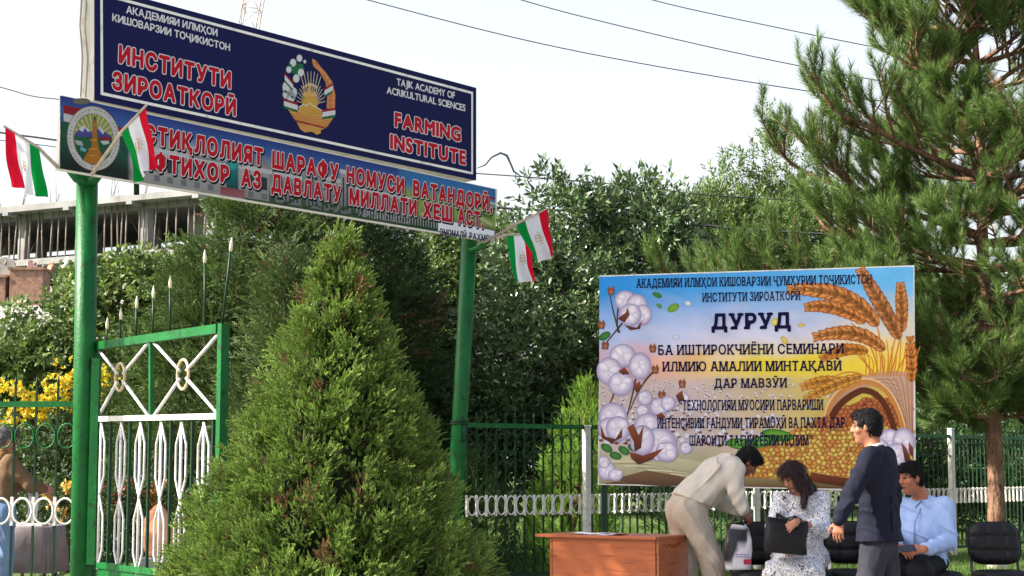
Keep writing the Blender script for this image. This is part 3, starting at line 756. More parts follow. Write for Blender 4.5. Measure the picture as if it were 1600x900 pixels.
# lighter trees behind
Y = 29.0
broadleaf("broadleaf_tree", "light green broadleaf tree seen between the cypresses and the leaning green post", P(680, 800, Y)[0], Y,
          [cr(660, 480, Y, 1.2, 1, 1.1, 2), cr(640, 560, Y, 1.1, 1, 1.3, 2), cr(700, 420, Y, .7, .8, .55, 1), cr(770, 430, Y, .8, .8, .9, 1.2)], 170, .36, 20, LB, .2,
          ((.045, .085, .02), (.07, .12, .03)), ((.09, .15, .03), (.14, .2, .05)), trunk=.12)
Y = 30.0
broadleaf("narrow_leaf_tree", "pale narrow-leaved tree with thin upright shoots above the poster", P(1190, 800, Y)[0], Y,
          [cr(1190, 380, Y, 1.15, 1, .75, 3), cr(1230, 330, Y, .7, .8, .6, 1.2), cr(1130, 400, Y, .9, .8, .7, 1.6), cr(1200, 480, Y, 1.4, 1, .8, 1.5), cr(1110, 345, Y, .7, .7, .6, 1.2), cr(1270, 370, Y, .8, .7, .75, 1.4), cr(1340, 380, Y, .7, .7, .8, 1)], 300, .33, 20, LN, .2,
          ((.06, .11, .034), (.09, .15, .045)), ((.13, .2, .05), (.2, .27, .085)), trunk=.1, up=.7,
          extra=[P(px, py, Y) + rng.normal(0, .03, 3) for px, py in ((1200, 190), (1203, 215), (1208, 240), (1228, 215), (1222, 240), (1212, 270), (1195, 250), (1190, 275), (1145, 255), (1150, 280), (1160, 300), (1125, 275), (1130, 300), (1250, 245), (1258, 270), (1262, 300), (1240, 300), (1175, 310))])
Y = 28.5
x = P(1092, 800, Y)[0]
conifer("cypress", "slim dark pointed cypress between the glossy tree and the narrow-leaved tree", x, Y, 6.2, lambda q: float(np.interp(q, [0, .2, .6, .85, 1], [.7, .85, .65, .34, .04])), 260, .55, .17, 16, FR, .2,
        ((.02, .045, .018), (.03, .06, .022)), ((.045, .085, .03), (.075, .12, .045)), out=.5, up=.9, trunk=.1, zmin=.2, jitter=.15, fill=.3)
Y = 27.0
broadleaf("broadleaf_tree", "light green tree with arching twigs behind the thick gate post", P(215, 800, Y)[0], Y,
          [cr(220, 475, Y, .9, .9, .7, 2), cr(175, 480, Y, .8, .8, .8, 2), cr(262, 450, Y, .6, .7, .5, 1.2), cr(210, 560, Y, 1.0, .9, .8, 2)], 120, .34, 18, LB, .2,
          ((.055, .10, .022), (.08, .14, .03)), ((.11, .17, .035), (.17, .23, .06)), trunk=.1)
Y = 25.0
broadleaf("broadleaf_tree", "leafy fruit tree with loose twigs left of the thick gate post, below the slate roof", P(60, 800, Y)[0], Y,
          [cr(60, 580, Y, .95, .8, .55, 3), cr(20, 565, Y, .7, .7, .45, 1.5), cr(95, 545, Y, .4, .6, .42, 1.0), cr(-40, 600, Y, .8, .8, .6, 1.5), cr(60, 550, Y, .5, .5, .3, .4)], 92, .3, 16, LB, .19,
          ((.05, .09, .022), (.075, .13, .03)), ((.10, .16, .035), (.16, .22, .06)), trunk=.09, extra=[P(px, py, Y) for px, py in ((40, 495), (85, 485), (108, 470), (25, 515), (70, 500))])
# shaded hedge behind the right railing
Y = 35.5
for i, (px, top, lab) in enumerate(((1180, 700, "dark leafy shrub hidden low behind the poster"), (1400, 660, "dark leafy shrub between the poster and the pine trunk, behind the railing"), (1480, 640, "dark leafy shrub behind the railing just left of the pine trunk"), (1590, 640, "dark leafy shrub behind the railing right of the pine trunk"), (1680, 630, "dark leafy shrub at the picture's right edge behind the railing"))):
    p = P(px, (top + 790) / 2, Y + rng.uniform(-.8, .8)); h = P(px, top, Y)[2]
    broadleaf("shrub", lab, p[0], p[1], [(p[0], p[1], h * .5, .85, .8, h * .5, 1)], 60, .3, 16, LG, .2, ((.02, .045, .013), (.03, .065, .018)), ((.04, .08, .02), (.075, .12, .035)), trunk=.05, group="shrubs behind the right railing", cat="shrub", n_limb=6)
# dim belt of trees farther off, closing the view between the trunks
def belt():
    c = []
    for i in range(560):
        px = rng.uniform(-200, 1900); Yb = rng.uniform(44, 56); top = np.interp(px, [-200, 250, 560, 800, 1100, 1500, 1900], [600, 560, 470, 440, 470, 420, 420])
        py = rng.uniform(top + 20, 800); c.append(P(px, py, Yb))
    c = np.array(c); c = c[c[:, 2] > .2]; per = 26; ld = rng.normal(size=(len(c), per, 3)); ld /= np.linalg.norm(ld, axis=2, keepdims=True)
    pos = (c[:, None] + ld * .95 * rng.random((len(c), per, 1)) ** .4).reshape(-1, 3); pos[:, 2] = np.maximum(pos[:, 2], .15); d = (ld + np.array([0, 0, .4])).reshape(-1, 3); N = len(pos)
    V, Fc, C = scatter(LB[0], pos, d, rng.uniform(.3, .5, N), pal(N, (.025, .05, .016), (.04, .075, .02)), pal(N, (.05, .09, .025), (.08, .125, .035)))
    props(fast_mesh("distant_trees", V, Fc, LEAF, None, C, base=(0, 50, 0)), "belt of distant green trees closing the view behind the garden", "trees", kind="stuff")
belt()

# ------------------------------------------------------------------ pine on the right
def pine():
    Y = 22.0; X = P(1556, 800, Y)[0]
    t = thing("pine_tree", (X, Y, 0), "tall long-needled pine with whitewashed trunk foot right of the poster", "tree")
    r = random.Random(11); g = np.random.default_rng(12)
    tr = MB(); pts = [np.array([X + .03 * math.sin(z * 1.3) - .012 * z, Y + .03 * math.cos(z), z]) for z in np.linspace(.36, 10.3, 26)]
    tr.tube(pts, [max(.122 - .0112 * p[2], .012) + .006 * math.sin(i * 2.1) for i, p in enumerate(pts)], 14)
    axis = lambda z: np.array([X + .03 * math.sin(z * 1.3) - .012 * z, Y + .03 * math.cos(z), z])
    reach = lambda z: float(np.interp(z, [1.9, 2.5, 3.2, 4.2, 5.0, 5.8, 6.6, 7.5, 8.5, 9.6, 10.4], [.9, 1.9, 2.3, 2.5, 2.4, 2.3, 1.8, 1.6, 1.4, .7, .1]))
    tp, td, tc = [], [], []
    def twig(p, d, L, rad, depth):
        n = 5; q = p.copy(); path = [q]; dd = nrm(d)
        for i in range(n):
            dd = nrm(dd + np.array([r.uniform(-.16, .16), r.uniform(-.16, .16), .03 + .05 * depth])); q = q + dd * L / n; path.append(q)
        tr.tube(path, [rad * (1 - .75 * i / n) + .003 for i in range(n + 1)], 6 if depth == 0 else 4, caps=False)
        if depth < 2:
            k = int(3 + L * (3.2 if depth == 0 else 3.8))
            for j in range(k):
                f = r.uniform(.22, 1.0) if depth == 0 else r.uniform(.15, 1); i = min(int(f * n), n - 1); pp = path[i] + (path[i + 1] - path[i]) * (f * n - i)
                bd = nrm(path[i + 1] - path[i]); s = np.cross(bd, UP) * r.choice((-1, 1)); l2 = (L * .42 * (1.15 - .6 * f) + .18) * r.uniform(.7, 1.2)
                twig(pp, bd * .7 + s * r.uniform(.35, .95) + UP * r.uniform(-.12, .5), l2, rad * .42, depth + 1)
        # needle tufts toward the tip
        m = 4 if depth == 2 else 5
        for j in range(m):
            f = 1 - .3 * j / m * (1 + depth * .8) - .02; f = max(f, .1); i = min(int(f * n), n - 1); pp = path[i] + (path[i + 1] - path[i]) * (f * n - i)
            tp.append(pp - dd * .03); td.append(nrm(path[min(i + 1, n)] - path[i]) + np.array([r.uniform(-.25, .25), r.uniform(-.25, .25), .22]))
    z = 2.0; a = 0
    while z < 10.2:
        nb = r.choice((3, 4, 4, 5)) if z > 2.4 else 3
        for k in range(nb):
            a += 2 * math.pi / nb + r.uniform(-.35, .35); L = reach(z) * r.uniform(.72, 1.08) * ((.5 if z > 4.3 else .8) if math.cos(a) < -.2 and 3.4 < z < 6.6 else 1)
            el = np.interp(z, [2, 4.5, 8, 10], [-.10, .05, .38, .9])
            twig(axis(z), np.array([math.cos(a), math.sin(a), el]), L, .045 * min(1, L / 2.5) + .008, 0)
        a += .7; z += r.uniform(.34, .5)
    # the named low limb reaching left over the poster, and the one pointing up at its left
    for (px, py, zz) in ((1120, 398, 3.1), (1240, 215, 4.4), (1300, 130, 5.2), (1290, 330, 4.0), (1420, 60, 6.0), (1480, 640, 3.0), (1440, 560, 3.3), (1500, 600, 3.0), (1600, 560, 3.4), (1470, 500, 3.6), (1585, 640, 2.9), (1625, 600, 3.1), (1525, 520, 3.5), (1560, 600, 3.2)):
        e = P(px, py, Y + r.uniform(-.6, .6)); s = axis(zz); d = e - s; twig(s, d - UP * np.linalg.norm(d) * .22, np.linalg.norm(d) * .96, .05, 0)
    tr.build("trunk", BARK_PINE, t)
    m = MB(); m.tube([np.array([X, Y, 0]), axis(.36)], [.135, .121], 14); m.build("whitewashed_foot", WHITEWASH, t)
    tp, td = np.array(tp), np.array(td); N = len(tp); print("pine tufts", N)
    k = g.integers(0, 4, N); parts = []; c0 = pal(N, (.045, .095, .022), (.07, .125, .03)); c1 = pal(N, (.115, .20, .042), (.18, .27, .07))
    dead = g.random(N) < .012; c0[dead] = pal(dead.sum(), (.16, .09, .04), (.2, .11, .05)); c1[dead] = pal(dead.sum(), (.22, .13, .06), (.26, .15, .07))
    for i in range(4): q = k == i; parts.append(scatter(ND[i], tp[q], td[q],   .29 * g.uniform(.75, 1.2, q.sum()), c0[q], c1[q]))
    V, Fc, C = merge(parts); fast_mesh("crown", V, Fc, NEEDLE, t, C)
BARK_PINE = mat("pine_bark", S(124, 96, 80), .95, .05, var=.5, scale=13, dirt=S(54, 40, 34), bump=1.0, bscale=16, stretch=(1, 1, .35), bdist=.05)
WHITEWASH = mat("lime_wash", S(222, 218, 206), .9, .1, var=.1, scale=8, dirt=S(170, 160, 140), bump=.4)
pine()

# ------------------------------------------------------------------ flowering shrubs behind the left railing
def flowers(t, name, pts, spread, n, size, ca, cb):
    p = np.array(pts)[rng.integers(0, len(pts), n)] + rng.normal(0, 1, (n, 3)) * spread
    V, Fc, C = scatter(tpl_leaves(9, .5, .22, 77, 80), p, rng.normal(size=(n, 3)) + np.array([0, -.3, .4]), size * rng.uniform(.7, 1.2, n), pal(n, ca, cb, .1), pal(n, ca, cb, .1))
    props(fast_mesh(name, V, Fc, LEAF, t, C), kind='stuff')
Y = 21.5
t = broadleaf("flowering_shrub", "shrub covered with bright yellow blossom behind the railing and thick gate post", P(110, 800, Y)[0], Y,
              [cr(60, 690, Y + .3, .6, .5, .5, 2), cr(150, 680, Y + .3, .6, .5, .6, 2), cr(90, 780, Y, .7, .5, .6, 2)], 70, .26, 14, LB, .14, ((.02, .04, .012), (.03, .06, .016)), ((.04, .08, .02), (.07, .11, .03)), trunk=.04, cat="shrub", n_limb=8)
flowers(t, "blossom", [P(px, py, Y - .35) for px, py in ((20, 655), (45, 640), (30, 615), (75, 612), (95, 600), (110, 590), (85, 625), (65, 650), (55, 630), (160, 610), (172, 592), (150, 590), (15, 605), (100, 625))], .08, 330, .075, S(214, 160, 30), S(246, 206, 60))
Y = 18.4
for px, py, w, lab, ca, cb in ((88, 800, .32, "rose bush with orange and yellow blooms beside the grey cloth table", S(214, 120, 50), S(232, 196, 90)), (178, 800, .36, "rose bush with dark red blooms seen through the gate spindles", S(96, 16, 26), S(130, 40, 36)), (232, 790, .34, "rose bush with a few red and yellow blooms behind the gate's middle spindles", S(120, 26, 32), S(170, 120, 60))):
    x, _, z = P(px, py, Y); h = P(px, 745, Y)[2]
    t = broadleaf("rose_bush", lab, x, Y, [(x, Y, h * .55, w, .35, h * .42, 1)], 34, .16, 12, LB, .1, ((.02, .04, .014), (.03, .06, .018)), ((.04, .07, .02), (.06, .1, .03)), trunk=.02, cat="bush", n_limb=8, group="rose bushes")
    flowers(t, "blooms", [(x + rng.uniform(-w, w) * .8, Y - .25 + rng.uniform(-.1, .1), rng.uniform(h * .62, h * 1.0)) for _ in range(9)], .02, 46, .06, ca, cb)
# dark ground-level shrubs at the back left
Y = 24
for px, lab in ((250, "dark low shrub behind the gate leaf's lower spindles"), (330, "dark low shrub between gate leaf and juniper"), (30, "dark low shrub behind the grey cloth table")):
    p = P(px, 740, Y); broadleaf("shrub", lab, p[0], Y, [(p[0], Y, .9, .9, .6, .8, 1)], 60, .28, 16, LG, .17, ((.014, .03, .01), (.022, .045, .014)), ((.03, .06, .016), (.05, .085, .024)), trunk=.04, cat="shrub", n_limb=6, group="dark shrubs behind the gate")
# ------------------------------------------------------------------ gateway: posts, sign, banner, gate leaf
GA, GB = P(147, 156, 14.2), P(743, 282, 17.75)
SIGN = Plane(GA, GB)
def sign():
    base = (GA + GB) / 2
    t = thing("gate_sign", base, "large navy signboard with white border, red lettering and gold emblem above the gate", "sign")
    cor = [(147, 156.5), (743, 282), (743, 137.5), (147, -23)]
    fr = [SIGN(x, y) for x, y in cor]; bk = [p - SIGN.n * .2 for p in fr]
    m = MB(); m.hexa([fr[0], fr[1], bk[1], bk[0], fr[3], fr[2], bk[2], bk[3]]); m.build("casing", WHITE_BOX, t)
    e = 0.012
    navy = mat("navy_vinyl", S(24, 28, 84, .62), .5, .10, var=.06, scale=2, bump=.06, bscale=6)
    f2 = [p + SIGN.n * e for p in fr]; f1 = [p + SIGN.n * .002 for p in fr]
    m = MB(); m.hexa([f2[0], f2[1], f1[1], f1[0], f2[3], f2[2], f1[2], f1[3]]); m.build("panel", navy, t)
    # white border line: four strips
    u, v = SIGN.u, UP
    ins = .055; w = .026
    def inset(d): 
        c = np.mean(f2, 0); out = []
        for p, (sx, sz) in zip(f2, ((1, 1), (-1, 1), (-1, -1), (1, -1))): out.append(p + u * sx * d + v * sz * d + SIGN.n * .003)
        return out
    o_, i_ = inset(ins), inset(ins + w); m = MB()
    for k in range(4): m.poly([o_[k], o_[(k + 1) % 4], i_[(k + 1) % 4], i_[k]])
    m.build("border_line", WHITE_BOX, t)
    red = mat("red_vinyl", S(188, 14, 36, .8), .5, .12, var=.05); wh = mat("white_vinyl", S(214, 212, 216, .85), .5, .15, var=.03)
    o1 = .0145
    wl_ = [(.026, wh, 0, (0, 0))]
    lettering(t, SIGN, "АКАДЕМИЯИ ИЛМҲОИ", (196, 20.5), (338, 57), 11.5, wl_, off=o1, track=.1)
    lettering(t, SIGN, "КИШОВАРЗИИ ТОҶИКИСТОН", (174, 33), (357.5, 80), 11.5, wl_, off=o1, track=.1)
    lettering(t, SIGN, "TAJIK ACADEMY OF", (618.5, 133), (709, 154.5), 11, wl_, off=o1, track=.08)
    lettering(t, SIGN, "ACRIKULTURAL SCIENCES", (603, 146), (725.5, 174), 11, wl_, off=o1, track=.08)
    rl = [(.092, wh, 0, (0, 0)), (.05, red, .0006, (0, 0))]
    lettering(t, SIGN, "ИНСТИТУТИ", (185, 97.5), (358, 138), 26, rl, off=o1, track=.2)
    lettering(t, SIGN, "ЗИРОАТКОРӢ", (175, 138.5), (366, 180.5), 26, rl, off=o1, track=.2)
    lettering(t, SIGN, "FARMING", (616, 197.5), (717.5, 220.5), 22, rl, off=o1, track=.17)
    lettering(t, SIGN, "INSTITUTE", (609, 231.5), (725.5, 257), 22, rl, off=o1, track=.17)
    # emblem
    pr = Print(SIGN, o1)
    E = lambda x, y: (420 + x / 6, 70 + y / 6)
    Es = lambda pts: [E(*p) for p in pts]
    OR, YE, RE, WH, GR_ = S(206, 132, 76), S(214, 168, 74), S(160, 24, 40), S(222, 222, 222), S(24, 106, 66)
    for k in range(17):                       # rays behind the sun
        a = R(180 + 8 + k * 10.3); r0, r1 = 60, 255 if 4 < k < 12 else 190
        x, y = 385, 560
        pr.stroke(Es([(x + r0 * math.cos(a), y + r0 * 1.1 * math.sin(a)), (x + r1 * .72 * math.cos(a), y + r1 * 1.22 * math.sin(a))]), 1.6, S(200, 186, 160), 1.0)
    pr.up(2)
    pr.ell(*E(378, 545), 78 / 6, 68 / 6, YE, S(206, 150, 60))
    pr.up(2)
    pr.poly(Es([(310, 470), (325, 430), (350, 450), (372, 340), (395, 450), (425, 440), (440, 470), (430, 485), (320, 485)]), OR, S(224, 180, 110)); pr.up()
    for k in range(7): pr.ell(*E(318 + k * 20, 400 - 26 * math.sin(k / 6 * math.pi)), 1.3, 2.2, S(226, 200, 150))
    pr.up(2)
    pr.poly(Es([(270, 590), (320, 560), (345, 575), (376, 545), (405, 575), (440, 590), (490, 620), (480, 665), (300, 665)]), YE, S(200, 150, 60)); pr.up()
    pr.stroke(Es([(270, 588), (318, 560), (345, 575), (376, 548), (405, 573), (445, 592), (490, 618)]), 1.2, WH); pr.up()
    # book
    pr.poly(Es([(160, 590), (280, 610), (378, 668), (480, 650), (600, 680), (545, 760), (520, 785), (400, 750), (340, 735), (240, 710)]), YE, OR); pr.up()
    for k in range(4): pr.stroke(Es([(180 + k * 14, 622 + k * 24), (300, 640 + k * 24), (378, 690 + k * 20), (480, 676 + k * 26), (585 - k * 12, 700 + k * 22)]), .8, S(190, 100, 50))
    pr.up(); pr.stroke(Es([(243, 712), (340, 735), (400, 750), (520, 782)]), 1.8, RE); pr.up()
    pr.poly(Es([(250, 722), (340, 745), (400, 758), (515, 790), (478, 800), (480, 830), (440, 845), (395, 815), (325, 822), (283, 790)]), OR, YE); pr.up()
    # wheat on the right
    for j, (o, c) in enumerate(((0, OR), (26, S(188, 104, 56)), (52, OR))):
        pts = [(408 + o * .2, 150 + o * .7), (480 + o * .5, 240 + o * .5), (540 + o * .6, 350 + o * .2), (556 + o * .8, 470), (548 + o * .9, 590)]
        pr.stroke(Es(pts), 6.5, c, 5.5); pr.up()
        for k in range(12):
            q = k / 11 * 3.99; i = int(q); f = q - i; x = pts[i][0] * (1 - f) + pts[i + 1][0] * f; y = pts[i][1] * (1 - f) + pts[i + 1][1] * f
            pr.ell(*E(x, y), 1.5, 3.0, S(226, 160, 104), c, rot=-.5 + k * .06)
        pr.up()
    # cotton on the left
    pr.poly(Es([(190, 200), (240, 175), (310, 180), (325, 230), (280, 300), (210, 270), (170, 240)]), GR_); pr.up()
    for x, y, a in ((178, 235, 26), (218, 170, 30), (278, 128, 28), (328, 160, 14), (292, 262, 30), (248, 318, 32), (170, 400, 52), (215, 450, 42), (150, 470, 30), (200, 490, 40)):
        pr.ell(*E(x, y), a / 6, a * 1.25 / 6, WH, S(196, 200, 200)); pr.mb
    pr.up(2)
    for x, y in ((150, 440), (215, 495), (190, 190), (255, 230), (280, 200)): pr.ell(*E(x, y), 3.2, 1.6, GR_, rot=.5)
    pr.up()
    for (pp, d) in ((((140, 262), (215, 350)), (14, 0)), (((590, 362), (512, 408)), (0, 1)), (((132, 505), (262, 548)), (0, 1)), (((614, 592), (492, 612)), (0, 1))):
        for k, c in enumerate((RE, WH, WH, GR_)):
            o = k * 22
            x0, y0 = pp[0]; x1, y1 = pp[1]; pr.poly(Es([(x0, y0 + o), (x1, y1 + o), (x1, y1 + o + 24), (x0, y0 + o + 24)]), c)
        pr.up()
    pr.build("emblem", t, k=.75)
    # two steel straps and a rope by which the box hangs on the posts
    m = MB()
    for px in (236, 700):
        m = MB(); p = SIGN(px, 160, -.22); q = SIGN(px, 300, -.22); m.tube([p, q], .025, 6); m.build("hanger", GREEN_D, t)
    m = MB()
    for px in (128, 136): m.tube([P(px, -14, 14.28), P(px - 3, 40, 14.2), P(px + 1, 90, 14.25), P(px - 2, 152, 14.2)], .007, 5)
    m.build("rope", mat("rope", S(170, 160, 140), .9, .1), t)
sign()

BAN = Plane(P(95, 265, 13.95), P(775, 378, 17.95))
def banner():
    cor = [(90.5, 265), (773.5, 379), (777.5, 295.5), (98, 149)]
    fr = [BAN(x, y) for x, y in cor]; bk = [p - BAN.n * .05 for p in fr]
    t = thing("slogan_banner", (fr[0] + fr[1]) / 2, "long narrow banner with red slogan over buildings, fixed under the navy sign", "banner")
    m = MB(); m.hexa([fr[0], fr[1], bk[1], bk[0], fr[3], fr[2], bk[2], bk[3]]); m.build("backing_frame", WHITE_BOX, t)
    yt = lambda x: 149 + (x - 98) * (295.5 - 149) / (777.5 - 98) + 1.2
    yb = lambda x: 265 + (x - 90.5) * (379 - 265) / (773.5 - 90.5) - 2.0
    pr = Print(BAN, .004)
    def colf(x, y):
        v = (y - yt(x)) / (yb(x) - yt(x)); u = (x - 95) / 680
        skyc = np.array(S(44, 62, 138)) * (1 - min(v * 3, 1)) + np.array(S(70, 118, 190)) * min(v * 3, 1)
        if u > .78: skyc = skyc * .5 + np.array(S(60, 150, 205)) * .5
        mid = np.array(S(150, 150, 152)); low = np.array(S(66, 84, 58))
        if u < .16: mid = np.array(S(30, 84, 70)); low = np.array(S(22, 40, 34))
        elif u < .42: mid = np.array(S(176, 176, 176)); low = np.array(S(168, 164, 158))
        elif u > .78: mid = np.array(S(150, 172, 90)); low = np.array(S(36, 72, 52))
        n = .75 + .5 * (math.sin(x * .33) * math.sin(y * .41 + x * .11) * .5 + .5)
        w = min(max((v - .22) / .16, 0), 1); w2 = min(max((v - .72) / .12, 0), 1)
        return (skyc * (1 - w) + mid * n * w) * (1 - w2) + low * n * w2
    pr.grid(93.5, yt, 774, yb, 110, 10, colf); pr.up(2)
    sl = .2
    def Q(x0, v0, x1, v1, c, c2=None):
        f = lambda x, v: (x, yt(x) + (yb(x) - yt(x)) * v)
        pr.poly([f(x0, v0), f(x1, v0), f(x1, v1), f(x0, v1)], c, c2)
    # stripes of the flag band top left and behind the emblem, and right end
    for k, c in enumerate((S(150, 26, 44), S(210, 210, 212), S(24, 92, 66))):
        Q(99, .12 + .11 * k, 128, .30 + .11 * k - .06, c); Q(176, .27 + .06 * k, 232, .33 + .06 * k, c); Q(735, .16 + .1 * k, 774, .1 + .1 * k + .1, c)
    pr.up(2)
    W = S(206, 206, 206); G = S(120, 124, 128); T = S(34, 140, 140); DK = S(52, 58, 62)
    # palace with arched door
    Q(232, .5, 420, .97, S(188, 188, 188), S(150, 148, 144)); pr.up()
    Q(225, .46, 425, .53, W); Q(300, .34, 380, .5, S(196, 198, 200)); pr.up()
    for x in range(240, 420, 21):
        if not 345 < x < 378: Q(x, .6, x + 9, .8, DK); Q(x, .86, x + 9, .95, G)
    pr.up()
    cx = 362; Q(353, .5, 372, .86, T, S(16, 70, 78)); f = lambda x, v: (x, yt(x) + (yb(x) - yt(x)) * v)
    pr.up(); pr.ell(*f(362.5, .5), 9.5, 9, S(60, 176, 170), T); pr.up()
    Q(344, .86, 382, .985, S(150, 70, 84), S(170, 110, 110)); pr.up()
    # colonnades and towers in the middle
    for x0, x1, v0 in ((430, 470, .5), (478, 502, .3), (506, 530, .42), (532, 548, .25), (556, 640, .5)):
        Q(x0, v0, x1, .96, S(170, 170, 172), S(120, 120, 124)); pr.up()
        x = x0 + 3
        while x < x1 - 3: Q(x, v0 + .1, x + 2.2, .92, DK); x += 6
        pr.up(); Q(x0 - 2, v0 - .03, x1 + 2, v0 + .04, W); pr.up()
    for k in range(46):
        x = 430 + k * 5.3 + rng.uniform(-2, 2); pr.ell(*f(x, rng.uniform(.82, .97)), rng.uniform(2, 5), rng.uniform(1.5, 3.5), S(38, 66, 36), S(60, 92, 46))
    pr.up(3)
    x = 568
    while x < 682: Q(x, .76, x + 1.1, .95, S(190, 190, 190)); x += 4.2
    for q in range(3):
        pr.stroke([f(655 + q * 8, .75 - q * .06), f(700 + q * 6, .5 - q * .05), f(768, .42 + q * .14)], 4.5, (S(182, 190, 100), S(90, 130, 60), S(206, 210, 140))[q])
    pr.up(2)
    # round emblem at the left
    Z = lambda x, y: (80 + x / 5.296, 130 + y / 5.296); Zs = lambda p: [Z(*q) for q in p]
    pr.ell(*Z(250, 150), 14, 5, S(120, 116, 96)); pr.up()
    cx, cy = Z(347, 458); rx, ry = 219 / 5.296, 270 / 5.296; rot = .1
    pr.ell(cx, cy, rx, ry, S(214, 214, 212), S(208, 206, 200), rot=-.14, n=40); pr.up()
    pr.ring(cx, cy, rx, ry, .7, S(150, 96, 60), rot=-.14); pr.ring(cx, cy, rx * .77, ry * .77, .9, S(150, 96, 60), rot=-.14)
    for k in range(46):                     # lettering band around it, illegibly small in the photograph
        a = 2 * math.pi * k / 46; q = .885
        if k % 7 != 6: pr.ell(cx + rx * q * math.cos(a), cy + ry * q * math.sin(a), 1.1, .9, S(90, 92, 98), rot=a, n=8)
    pr.up(2)
    ix, iy = rx * .76, ry * .76
    pr.ell(cx, cy, ix, iy, S(120, 150, 120), S(140, 160, 110), rot=-.14, n=40); pr.up()
    for k in range(13):
        a = R(185 + k * 14.2); a2 = R(185 + k * 14.2 + 7)
        pr.poly([(cx, cy), (cx + ix * .97 * math.cos(a), cy + iy * .97 * math.sin(a)), (cx + ix * .97 * math.cos(a2), cy + iy * .97 * math.sin(a2))], S(206, 196, 96), S(196, 190, 110))
    pr.up(2)
    pr.poly(Zs([(185, 430), (230, 375), (262, 350), (300, 372), (345, 420), (400, 360), (440, 400), (500, 445), (500, 470), (330, 455), (200, 450)]), S(92, 96, 160), S(58, 62, 130)); pr.up()
    for a in ((225, 380, 262, 350, 282, 362, 255, 405), (385, 372, 402, 358, 440, 402, 425, 425), (275, 365, 300, 372, 318, 400, 298, 400)):
        pr.poly(Zs([a[0:2], a[2:4], a[4:6], a[6:8]]), S(216, 216, 222))
    pr.up()
    pr.poly(Zs([(180, 440), (500, 455), (505, 520), (480, 600), (420, 660), (340, 680), (260, 640), (205, 560)]), S(36, 96, 62), S(26, 84, 60)); pr.up()
    pr.poly(Zs([(390, 445), (500, 450), (490, 475), (395, 468)]), S(140, 30, 50)); pr.poly(Zs([(190, 470), (250, 480), (265, 520), (210, 510)]), S(176, 180, 176))
    pr.poly(Zs([(240, 520), (290, 550), (280, 570), (238, 555)]), S(110, 180, 190)); pr.poly(Zs([(400, 480), (470, 475), (480, 500), (430, 512)]), S(200, 204, 204)); pr.up()
    gold = S(186, 122, 30)
    pr.poly(Zs([(340, 330), (356, 262), (376, 330), (380, 470), (392, 540), (420, 600), (430, 650), (345, 675), (262, 640), (290, 580), (325, 540), (336, 470)]), S(160, 110, 50), gold); pr.up()
    for y in (345, 470, 545, 600): pr.ell(*Z(355 - (y - 345) * .04, y), (14 + (y - 345) * .2) / 5.3, 2.0, S(224, 168, 60), S(140, 80, 20))
    pr.ell(*Z(358, 290), 1.3, 4, S(60, 50, 30))
    pr.build("print", t, k=.62)
    red = mat("red_banner_ink", S(184, 10, 32, .8), .5, .12, var=.05); wh = mat("white_banner_ink", S(220, 214, 216, .8), .5, .15, var=.03); bk_ = mat("black_banner_ink", S(12, 10, 18, .6), .5, .1, var=.03)
    L3 = [(.115, bk_, 0, (.06, -.07)), (.095, wh, .0006, (0, 0)), (.055, red, .0012, (0, 0))]
    o1 = .0056
    def bl(x): return 222.5 + (x - 232) * .2
    for s, a, b in (("ИСТИҚЛОЛИЯТ", 206, 409), ("ШАРАФУ", 425.5, 527), ("НОМУСИ", 541.5, 630), ("ВАТАНДОРӢ,", 645.5, 768)):
        lettering(t, BAN, s, (a, bl(a)), (b, bl(b)), 26.5 - (a - 200) * .0085, L3, off=o1, track=.24)
    def b2(x): return 266 + (x - 245) * .1745
    for s, a, b in (("ИФТИХОР", 221, 356), ("АЗ", 377, 406), ("ДАВЛАТУ", 424, 531), ("МИЛЛАТИ", 546, 649.5), ("ХЕШ", 661, 705), ("АСТ.", 715.5, 754)):
        lettering(t, BAN, s, (a, b2(a)), (b, b2(b)), 26.5 - (a - 200) * .0085, L3, off=o1, track=.24)
    pr = Print(BAN, .0052); g = lambda x, v: (x, yt(x) + (yb(x) - yt(x)) * v)
    pr.poly([g(684, .76), (772, 361), (772, 377), g(684, .985)], S(214, 214, 218)); pr.build("signature_strip", t)
    ni = mat("navy_ink", S(24, 24, 58), .5, .3)
    lettering(t, BAN, "ЭМОМАЛӢ", (687, 367), (728, 372.5), 10, [(.04, ni, 0, (0, 0))], off=.0062, track=.15); lettering(t, BAN, "РАҲМОН", (733, 373), (770, 378), 9.5, [(.04, ni, 0, (0, 0))], off=.0062, track=.15)
banner()

# posts
def post(name, top, bot, Ytop, r, label):
    a, b = P(*top, Ytop), P(*bot, Ytop); d = (b - a); g = a + d * (a[2] / -d[2]) if abs(d[2]) > 1e-6 else b
    g[2] = 0
    t = thing(name, g, label, "post", "green posts carrying the signs")
    m = MB(); m.tube([g, g + (a - g) * .5 + np.array([.006, 0, 0]), a], r, 20); m.build("pole", GREEN, t)
    return t, a, g
tL, aL, gL = post("gate_post", (136.5, 258), (128, 800), 14.42, .094, "thick green steel post left of the open gate, holding the banner's left end")
tR, aR, gR = post("gate_post", (734, 366), (715, 700), 17.9, .085, "leaning green steel post right of the juniper, holding the banner's right end")
